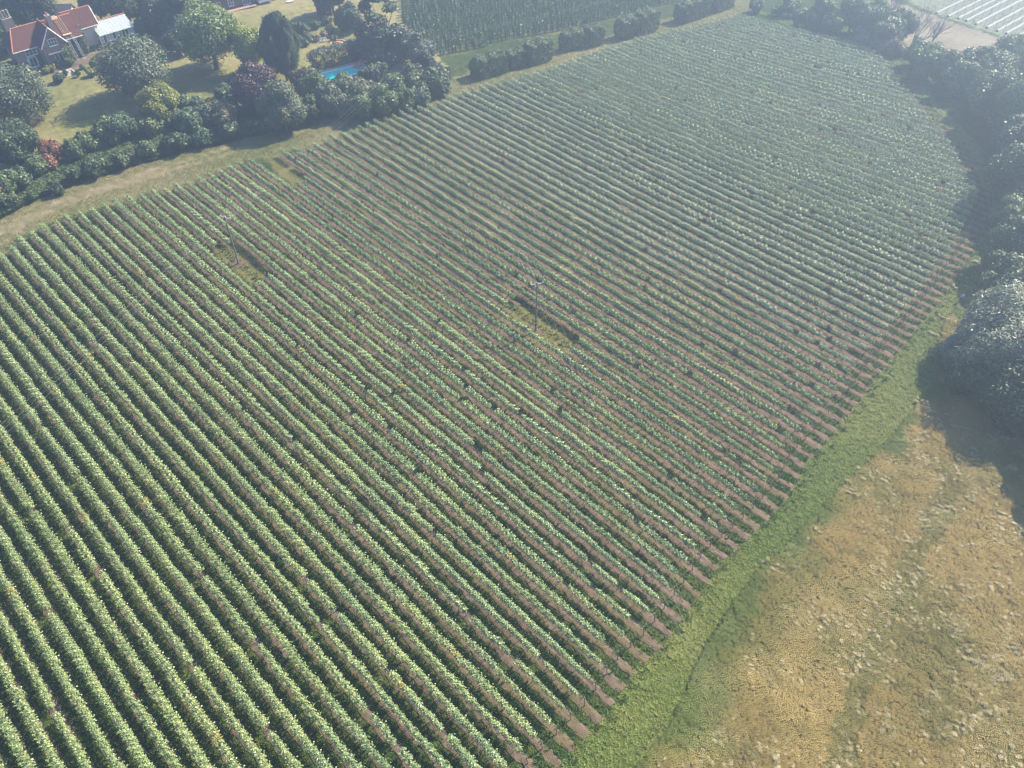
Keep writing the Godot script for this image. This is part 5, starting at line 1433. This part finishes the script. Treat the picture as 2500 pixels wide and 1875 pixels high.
	block("wall", Vector3(4.0, 2.6, -4.2), Vector3(22.0, 5.2, 8.0), mat("dark_red_brick", 0.14, 0.085, 0.065, 0.95), h2)
	window_at(h2, Vector3(-3.4, 0.3, -0.2), 2.6, 2.0, 2, 1)
	window_at(h2, Vector3(5.2, 0.1, -0.2), 2.0, 2.4, 2, 1, "french_window")
	window_at(h2, Vector3(0.8, 0.6, -0.2), 1.4, 1.7, 1, 1)
	window_at(h2, Vector3(0.8, 3.1, -0.2), 1.4, 1.5, 1, 1)
	window_at(h2, Vector3(6.0, 3.1, -0.2), 1.4, 1.5, 1, 1)
	var bay := block("bay", Vector3(10.2, 1.3, 0.5), Vector3(4.2, 2.6, 1.6), white, h2)
	for k in 3: block("pane", Vector3(8.9 + k * 1.3, 1.5, 1.32), Vector3(1.0, 1.5, 0.04), M["glass_dark"], bay)
	s = Shape.new()
	slab(s, Vector3(-7.4, 5.1, 0.3), Vector3(15.4, 5.1, 0.3), Vector3(15.4, 8.6, -4.2), Vector3(-7.4, 8.6, -4.2), 0.12)
	slab(s, Vector3(-7.4, 5.1, -8.7), Vector3(15.4, 5.1, -8.7), Vector3(15.4, 8.6, -4.2), Vector3(-7.4, 8.6, -4.2), 0.12)
	part("roof", s, tile, h2)
	for q in [[-7.0, 0.3], [15.0, -0.3]]:
		s = Shape.new()
		for dx in [0.0, q[1]]: s.tri(Vector3(q[0] + dx, 5.15, -8.2), Vector3(q[0] + dx, 8.5, -4.2), Vector3(q[0] + dx, 5.15, -0.2))
		part("gable_wall", s, M["dark_red_brick"], h2)
	var terr := block("terrace_paving", Vector3(0, 0.06, 1.6), Vector3(14.0, 0.12, 1.3), mat("brick_paving", 0.33, 0.2, 0.15, 0.9), self)
	terr.position = h2.position
	terr.rotation = h2.rotation
	terr.name = numbered("terrace_paving")
	tag(terr, "strip of brick paving before the house at the top edge", "", "", "structure")
	# summerhouse
	var sh := thing("summerhouse", "dark timber summerhouse with white window near the top edge", "shed", on(PLACE.shed[0], PLACE.shed[1]), 0.25)
	var dark := mat("dark_boards", 0.07, 0.055, 0.045, 0.85)
	for k in 9: block("board", Vector3(0, 0.16 + k * 0.3, 0.0), Vector3(4.6, 0.285, 3.2 + 0.04 * (k % 2)), dark, sh)
	s = Shape.new()
	slab(s, Vector3(-2.7, 2.75, 2.0), Vector3(2.7, 2.75, 2.0), Vector3(2.7, 4.5, 0), Vector3(-2.7, 4.5, 0), 0.1)
	slab(s, Vector3(-2.7, 2.75, -2.0), Vector3(2.7, 2.75, -2.0), Vector3(2.7, 4.5, 0), Vector3(-2.7, 4.5, 0), 0.1)
	part("roof", s, slate, sh)
	for q in [2.3, -2.3]:
		s = Shape.new()
		s.tri(Vector3(q, 2.75, 1.6), Vector3(q, 4.4, 0), Vector3(q, 2.75, -1.6))
		part("gable_board", s, dark, sh)
	window_at(sh, Vector3(0.9, 0.9, 1.64), 1.3, 1.2, 1, 1)
	s = Shape.new()
	for k in 5: s.tube(Vector3(-2.6 - k * 0.8, 0, 1.6), Vector3(-2.6 - k * 0.8, 1.0, 1.6), 0.05, 0.05, 5)
	s.tube(Vector3(-2.4, 1.0, 1.6), Vector3(-6.0, 1.0, 1.6), 0.05, 0.05, 5)
	part("railing", s, white, sh)

func mat_glass() -> StandardMaterial3D:
	if not M.has("pale_glass"): mat("pale_glass", 0.3, 0.34, 0.36, 0.15, false, 0.5)
	return M["pale_glass"]

# ------------------------------------------------------------------ garden
func build_garden() -> void:
	var white: Material = M["white_paint"]
	var stone: Material = M["paving_stone"]
	var turn := 0.53
	var a := Vector2(PLACE.pool0[0], PLACE.pool0[1])
	var pool := thing("swimming_pool", "long turquoise swimming pool between hedges", "pool", on(a.x, a.y), turn)
	var water := mat("pool_water", 0.0, 0.56, 0.46, 0.35, false, 0.25)
	var liner := mat("pool_liner", 0.02, 0.5, 0.45, 0.6)
	block("basin", Vector3(5.2, -0.55, 0.2), Vector3(11.4, 1.2, 4.2), liner, pool)
	block("water", Vector3(5.2, 0.06, 0.2), Vector3(11.3, 0.06, 4.1), water, pool)
	for q in [[Vector3(5.2, 0.1, -2.0), Vector3(12.0, 0.14, 0.35)], [Vector3(5.2, 0.1, 2.4), Vector3(12.0, 0.14, 0.35)], [Vector3(-0.65, 0.098, 0.2), Vector3(0.35, 0.136, 4.1)], [Vector3(11.05, 0.098, 0.2), Vector3(0.35, 0.136, 4.1)]]:
		block("coping", q[0], q[1], white, pool)
	var pav := block("pool_paving", Vector3(8.0, 0.07, -2.9), Vector3(19.0, 0.1, 1.2), mat("pink_paving", 0.42, 0.3, 0.24, 0.9), self)
	pav.position = pool.position
	pav.rotation = pool.rotation
	tag(pav, "strip of pink paving behind the swimming pool", "", "", "structure")
	var sl := Vector2(PLACE.slab[0], PLACE.slab[1])
	var sb := block("patio", Vector3(0, 0.08, 0), Vector3(5.0, 0.14, 3.6), mat("grey_patio", 0.3, 0.28, 0.29, 0.9), self)
	sb.position = on(sl.x, sl.y)
	sb.rotation.y = turn
	tag(sb, "grey paved patio right of the swimming pool", "", "", "structure")
	# pink inflatable
	var pink := mat("pink_vinyl", 0.75, 0.2, 0.2, 0.35, false, 0.5)
	var fp := pool.transform * Vector3(9.3, 0.12, -0.9)
	var fl := thing("pool_float", "pink inflatable bird float at the end of the pool", "float", fp, 0.4)
	var s := Shape.new()
	for i in 14:
		var a0 := TAU * i / 14.0
		var a1 := TAU * (i + 1) / 14.0
		s.tube(Vector3(cos(a0), 0.18, sin(a0)) * Vector3(0.75, 1, 0.6), Vector3(cos(a1), 0.18, sin(a1)) * Vector3(0.75, 1, 0.6), 0.24, 0.24, 7, false)
	part("ring", s, pink, fl)
	s = Shape.new()
	var neck := [Vector3(0.7, 0.2, 0), Vector3(0.95, 0.7, 0), Vector3(0.8, 1.2, 0), Vector3(1.0, 1.6, 0), Vector3(1.3, 1.5, 0)]
	for i in 4: s.tube(neck[i], neck[i + 1], 0.2 - i * 0.02, 0.18 - i * 0.02, 7)
	part("neck", s, pink, fl)
	s = Shape.new()
	s.tube(Vector3(1.28, 1.52, 0), Vector3(1.5, 1.3, 0), 0.1, 0.02, 6)
	part("beak", s, white, fl)
	# fire pit
	var pit := thing("fire_pit", "ring of red bricks round a fire pit on the pool lawn", "fire pit", on(PLACE.firepit[0], PLACE.firepit[1]))
	for i in 22:
		var az := TAU * i / 22.0
		block("stone", Vector3(cos(az) * 2.0, 0.12, sin(az) * 2.0), Vector3(0.34, 0.26, 0.5), mat("pit_stone", 0.34, 0.2, 0.14, 0.9) if i == 0 else M["pit_stone"], pit, Basis(Vector3.UP, -az))
	s = Shape.new()
	s.tube(Vector3(0, -0.1, 0), Vector3(0, 0.05, 0), 1.8, 1.8, 20)
	part("ash_bed", s, mat("ash_earth", 0.3, 0.17, 0.1, 1.0), pit)
	for k in 2:
		var key: String = ["bench1", "bench2"][k]
		var be := thing("garden_bench", ["grey garden bench at the left of the pool lawn", "white garden bench against the border fence"][k], "bench", on(PLACE[key][0], PLACE[key][1]), turn, "garden benches")
		var bm: Material = white if k == 1 else mat("grey_bench", 0.42, 0.45, 0.48, 0.7)
		for j in 3: block("seat_slat", Vector3(0, 0.45, -0.15 + j * 0.15), Vector3(1.8, 0.05, 0.12), bm, be)
		for j in 3: block("back_slat", Vector3(0, 0.6 + j * 0.15, -0.25), Vector3(1.8, 0.11, 0.04), bm, be)
		for q in [Vector3(-0.85, 0.22, 0.15), Vector3(0.85, 0.22, 0.15), Vector3(-0.85, 0.45, -0.25), Vector3(0.85, 0.45, -0.25)]: block("leg", q, Vector3(0.07, q.y * 2.0, 0.07), bm, be)
	# low post and rail fence along the border
	var fe := thing("border_fence", "low timber fence along the overgrown garden border", "fence", on(PLACE.bench1[0] + 2.0, PLACE.bench1[1] + 2.0), turn)
	for k in 10:
		block("fence_post", Vector3(k * 1.8, 0.45, 0), Vector3(0.1, 1.0, 0.1), M["bark"], fe)
		if k < 9:
			for y in [0.4, 0.75]: block("rail", Vector3(k * 1.8 + 0.9, y, 0.06), Vector3(1.76, 0.09, 0.03), M["bark"], fe)
	var sw := thing("garden_bench", "white garden bench on the lawn at the top edge", "bench", on(PLACE.swing[0], PLACE.swing[1]), 0.5)
	block("seat", Vector3(0, 0.45, 0), Vector3(1.9, 0.08, 0.7), white, sw)
	block("backrest", Vector3(0, 0.85, -0.32), Vector3(1.9, 0.7, 0.07), white, sw)
	for q in [Vector3(-0.85, 0.22, 0.3), Vector3(0.85, 0.22, 0.3), Vector3(-0.85, 0.22, -0.3), Vector3(0.85, 0.22, -0.3)]: block("leg", q, Vector3(0.08, 0.44, 0.08), M["red_brick"], sw)

# ------------------------------------------------------------------ the walker
func smin(a: float, b: float, k: float) -> float:
	var h := clampf(0.5 + 0.5 * (b - a) / k, 0.0, 1.0)
	return lerpf(b, a, h) - k * h * (1.0 - h)

func field(p: Vector3, bones: Array) -> float:
	var d := 1e9
	for b in bones:
		var ab: Vector3 = b[1] - b[0]
		var t := clampf((p - b[0]).dot(ab) / ab.length_squared(), 0.0, 1.0)
		d = smin(d, (p - b[0] - ab * t).length() - lerpf(b[2], b[3], t), b[4])
	return d

func nets(bones: Array, lo: Vector3, hi: Vector3, cell: float, paint: Callable) -> ArrayMesh:
	var n := Vector3i(((hi - lo) / cell).ceil()) + Vector3i.ONE
	var val := PackedFloat32Array(); val.resize(n.x * n.y * n.z)
	for z in n.z:
		for y in n.y:
			for x in n.x:
				val[(z * n.y + y) * n.x + x] = field(lo + Vector3(x, y, z) * cell, bones)
	var at := {}
	for z in n.z - 1:
		for y in n.y - 1:
			for x in n.x - 1:
				var sum := Vector3.ZERO
				var k := 0
				for e in [[0, 0, 0, 1, 0, 0], [0, 1, 0, 1, 1, 0], [0, 0, 1, 1, 0, 1], [0, 1, 1, 1, 1, 1], [0, 0, 0, 0, 1, 0], [1, 0, 0, 1, 1, 0], [0, 0, 1, 0, 1, 1], [1, 0, 1, 1, 1, 1], [0, 0, 0, 0, 0, 1], [1, 0, 0, 1, 0, 1], [0, 1, 0, 0, 1, 1], [1, 1, 0, 1, 1, 1]]:
					var va := val[((z + e[2]) * n.y + y + e[1]) * n.x + x + e[0]]
					var vb := val[((z + e[5]) * n.y + y + e[4]) * n.x + x + e[3]]
					if (va < 0.0) != (vb < 0.0):
						sum += Vector3(x + e[0], y + e[1], z + e[2]).lerp(Vector3(x + e[3], y + e[4], z + e[5]), va / (va - vb))
						k += 1
				if k: at[Vector3i(x, y, z)] = lo + sum / k * cell
	var s := Shape.new()
	for key in at:
		for ax in 3:
			var d := Vector3i.ZERO
			d[ax] = 1
			var e := Vector3i.ZERO
			e[(ax + 1) % 3] = 1
			var g := Vector3i.ZERO
			g[(ax + 2) % 3] = 1
			var q: Vector3i = key + d
			var va := val[(key.z * n.y + key.y) * n.x + key.x]
			var vb := val[(q.z * n.y + q.y) * n.x + q.x]
			if (va < 0.0) == (vb < 0.0): continue
			var c := [key, key - e, key - e - g, key - g]
			if not c.all(func(i): return at.has(i)): continue
			s.col = paint.call(at[key])
			var k0 := s.v.size()
			if va < 0.0: s.quad(at[c[0]], at[c[3]], at[c[2]], at[c[1]])
			else: s.quad(at[c[0]], at[c[1]], at[c[2]], at[c[3]])
			for j in range(k0, s.v.size()):
				var p := s.v[j]
				var h := 0.01
				s.n[j] = Vector3(field(p + Vector3(h, 0, 0), bones) - field(p - Vector3(h, 0, 0), bones), field(p + Vector3(0, h, 0), bones) - field(p - Vector3(0, h, 0), bones), field(p + Vector3(0, 0, h), bones) - field(p - Vector3(0, 0, h), bones)).normalized()
	return s.mesh()

func build_person() -> void:
	var o := thing("person", "person in a pale grey top and dark trousers walking on the right grass track", "person", on(PLACE.person[0], PLACE.person[1]), PI * 0.93)
	var cloth := mat("clothing", 1, 1, 1, 0.85, true)
	var V := func(x, y, z): return Vector3(x, y, z)
	var bones := [
		[V.call(0.09, 0.93, 0), V.call(0.1, 0.5, -0.1), 0.095, 0.065, 0.05], [V.call(0.1, 0.5, -0.1), V.call(0.1, 0.08, -0.02), 0.062, 0.045, 0.03], [V.call(0.1, 0.05, 0.0), V.call(0.11, 0.04, -0.17), 0.05, 0.04, 0.03],
		[V.call(-0.09, 0.93, 0), V.call(-0.1, 0.5, 0.06), 0.095, 0.065, 0.05], [V.call(-0.1, 0.5, 0.06), V.call(-0.1, 0.1, 0.25), 0.062, 0.045, 0.03], [V.call(-0.1, 0.06, 0.28), V.call(-0.1, 0.04, 0.12), 0.05, 0.04, 0.03],
		[V.call(0, 0.95, 0), V.call(0, 1.2, -0.01), 0.15, 0.14, 0.08], [V.call(0, 1.2, -0.01), V.call(0, 1.36, -0.02), 0.15, 0.14, 0.08], [V.call(-0.15, 1.4, -0.02), V.call(0.15, 1.4, -0.02), 0.075, 0.075, 0.08],
		[V.call(0.19, 1.4, -0.02), V.call(0.25, 1.13, 0.05), 0.055, 0.045, 0.03], [V.call(0.25, 1.13, 0.05), V.call(0.24, 0.9, -0.06), 0.043, 0.032, 0.02], [V.call(0.24, 0.88, -0.07), V.call(0.235, 0.8, -0.1), 0.035, 0.022, 0.015],
		[V.call(-0.19, 1.4, -0.02), V.call(-0.25, 1.13, -0.06), 0.055, 0.045, 0.03], [V.call(-0.25, 1.13, -0.06), V.call(-0.24, 0.92, -0.2), 0.043, 0.032, 0.02], [V.call(-0.24, 0.9, -0.21), V.call(-0.235, 0.83, -0.26), 0.035, 0.022, 0.015],
		[V.call(0, 1.42, -0.02), V.call(0, 1.53, -0.03), 0.055, 0.052, 0.03], [V.call(0, 1.6, -0.05), V.call(0, 1.66, -0.02), 0.088, 0.1, 0.03], [V.call(0, 1.58, -0.13), V.call(0, 1.6, -0.14), 0.018, 0.016, 0.015]]
	var body := nets(bones, Vector3(-0.36, -0.02, -0.34), Vector3(0.36, 1.8, 0.42), 0.028, func(p: Vector3) -> Color:
		if p.y < 0.1: return Color(0.05, 0.045, 0.04)
		if p.y < 0.97 and absf(p.x) < 0.2: return Color(0.035, 0.037, 0.045)
		if p.y > 1.5: return Color(0.36, 0.22, 0.16)
		if absf(p.x) > 0.2 and p.y < 1.1: return Color(0.36, 0.22, 0.16)
		return Color(0.5, 0.48, 0.52))
	put("body", body, cloth, o)
	var hair := [[Vector3(0, 1.67, 0.0), Vector3(0, 1.7, -0.02), 0.106, 0.1, 0.03], [Vector3(0, 1.64, 0.04), Vector3(0, 1.52, 0.06), 0.085, 0.06, 0.04]]
	put("hair", nets(hair, Vector3(-0.16, 1.42, -0.14), Vector3(0.16, 1.84, 0.18), 0.02, func(_p: Vector3) -> Color: return Color(0.03, 0.024, 0.02)), cloth, o)

# ------------------------------------------------------------------ scene
func _ready() -> void:
	var cam := Camera3D.new()
	cam.name = "camera"
	cam.fov = 50.02
	cam.far = 4000.0
	cam.position = Vector3(0, 88, 0)
	cam.rotation_degrees = Vector3(-46.2, 0, 0)
	add_child(cam)
	cam.current = true
	var env := Environment.new()
	env.background_mode = Environment.BG_SKY
	var sky := Sky.new()
	var sm := ProceduralSkyMaterial.new()
	sm.sky_top_color = Color(0.36, 0.53, 0.80)
	sm.sky_horizon_color = Color(0.76, 0.83, 0.90)
	sm.sky_curve = 0.18
	sm.ground_bottom_color = Color(0.35, 0.38, 0.3)
	sm.ground_horizon_color = Color(0.7, 0.75, 0.78)
	sky.sky_material = sm
	env.sky = sky
	env.background_energy_multiplier = 0.5
	env.tonemap_mode = Environment.TONE_MAPPER_LINEAR
	env.tonemap_exposure = 4.6
	env.sdfgi_enabled = true
	env.ssao_enabled = true
	env.ssil_enabled = true
	env.volumetric_fog_enabled = true
	env.volumetric_fog_density = 0.0022
	env.volumetric_fog_albedo = Color(0.78, 0.88, 1.0)
	env.volumetric_fog_anisotropy = 0.72
	var we := WorldEnvironment.new()
	we.name = "environment"
	we.environment = env
	add_child(we)
	var sun := DirectionalLight3D.new()
	sun.name = "sun"
	sun.light_energy = 1.6
	sun.light_color = Color(1.0, 0.95, 0.86)
	sun.light_angular_distance = 0.6
	sun.shadow_enabled = true
	var az := deg_to_rad(52.0)
	var el := deg_to_rad(40.0)
	var to_sun := Vector3(sin(az) * cos(el), sin(el), -cos(az) * cos(el))
	sun.look_at_from_position(Vector3.ZERO, -to_sun, Vector3.UP)
	add_child(sun)
	rng.seed = 20240718
	patches.seed = 5; patches.frequency = 0.035; patches.fractal_octaves = 3
	fine.seed = 6; fine.frequency = 0.45; fine.fractal_octaves = 3
	swirl.seed = 7; swirl.frequency = 0.06; swirl.fractal_octaves = 2
	ridge.seed = 8; ridge.frequency = 0.11; ridge.fractal_octaves = 2
	for key in ZONES:
		var p := PackedVector2Array()
		for q in ZONES[key]: p.append(Vector2(q[0], q[1]))
		polys[key] = p
		var b := Rect2(p[0], Vector2.ZERO)
		for q in p: b = b.expand(q)
		boxes[key] = b
	for i in 2:
		var p := PackedVector2Array()
		for q in RUTS[i]: p.append(Vector2(q[0], q[1]))
		polys["rut%d" % i] = p
	var strip := PackedVector2Array()
	for q in STRIP: strip.append(Vector2(q[0], q[1]))
	polys["strip"] = strip
	var edge := PackedVector2Array()
	for q in EDGE: edge.append(Vector2(q[0], q[1]))
	polys["edge"] = edge
	var t0 := Time.get_ticks_msec()
	build_ground()
	print("ground ", Time.get_ticks_msec() - t0)
	build_vines()
	print("vines ", Time.get_ticks_msec() - t0)
	build_grass()
	print("grass ", Time.get_ticks_msec() - t0)
	build_fields()
	build_trees()
	print("trees ", Time.get_ticks_msec() - t0)
	build_house()
	build_garden()
	build_power()
	build_person()
	print("all ", Time.get_ticks_msec() - t0)
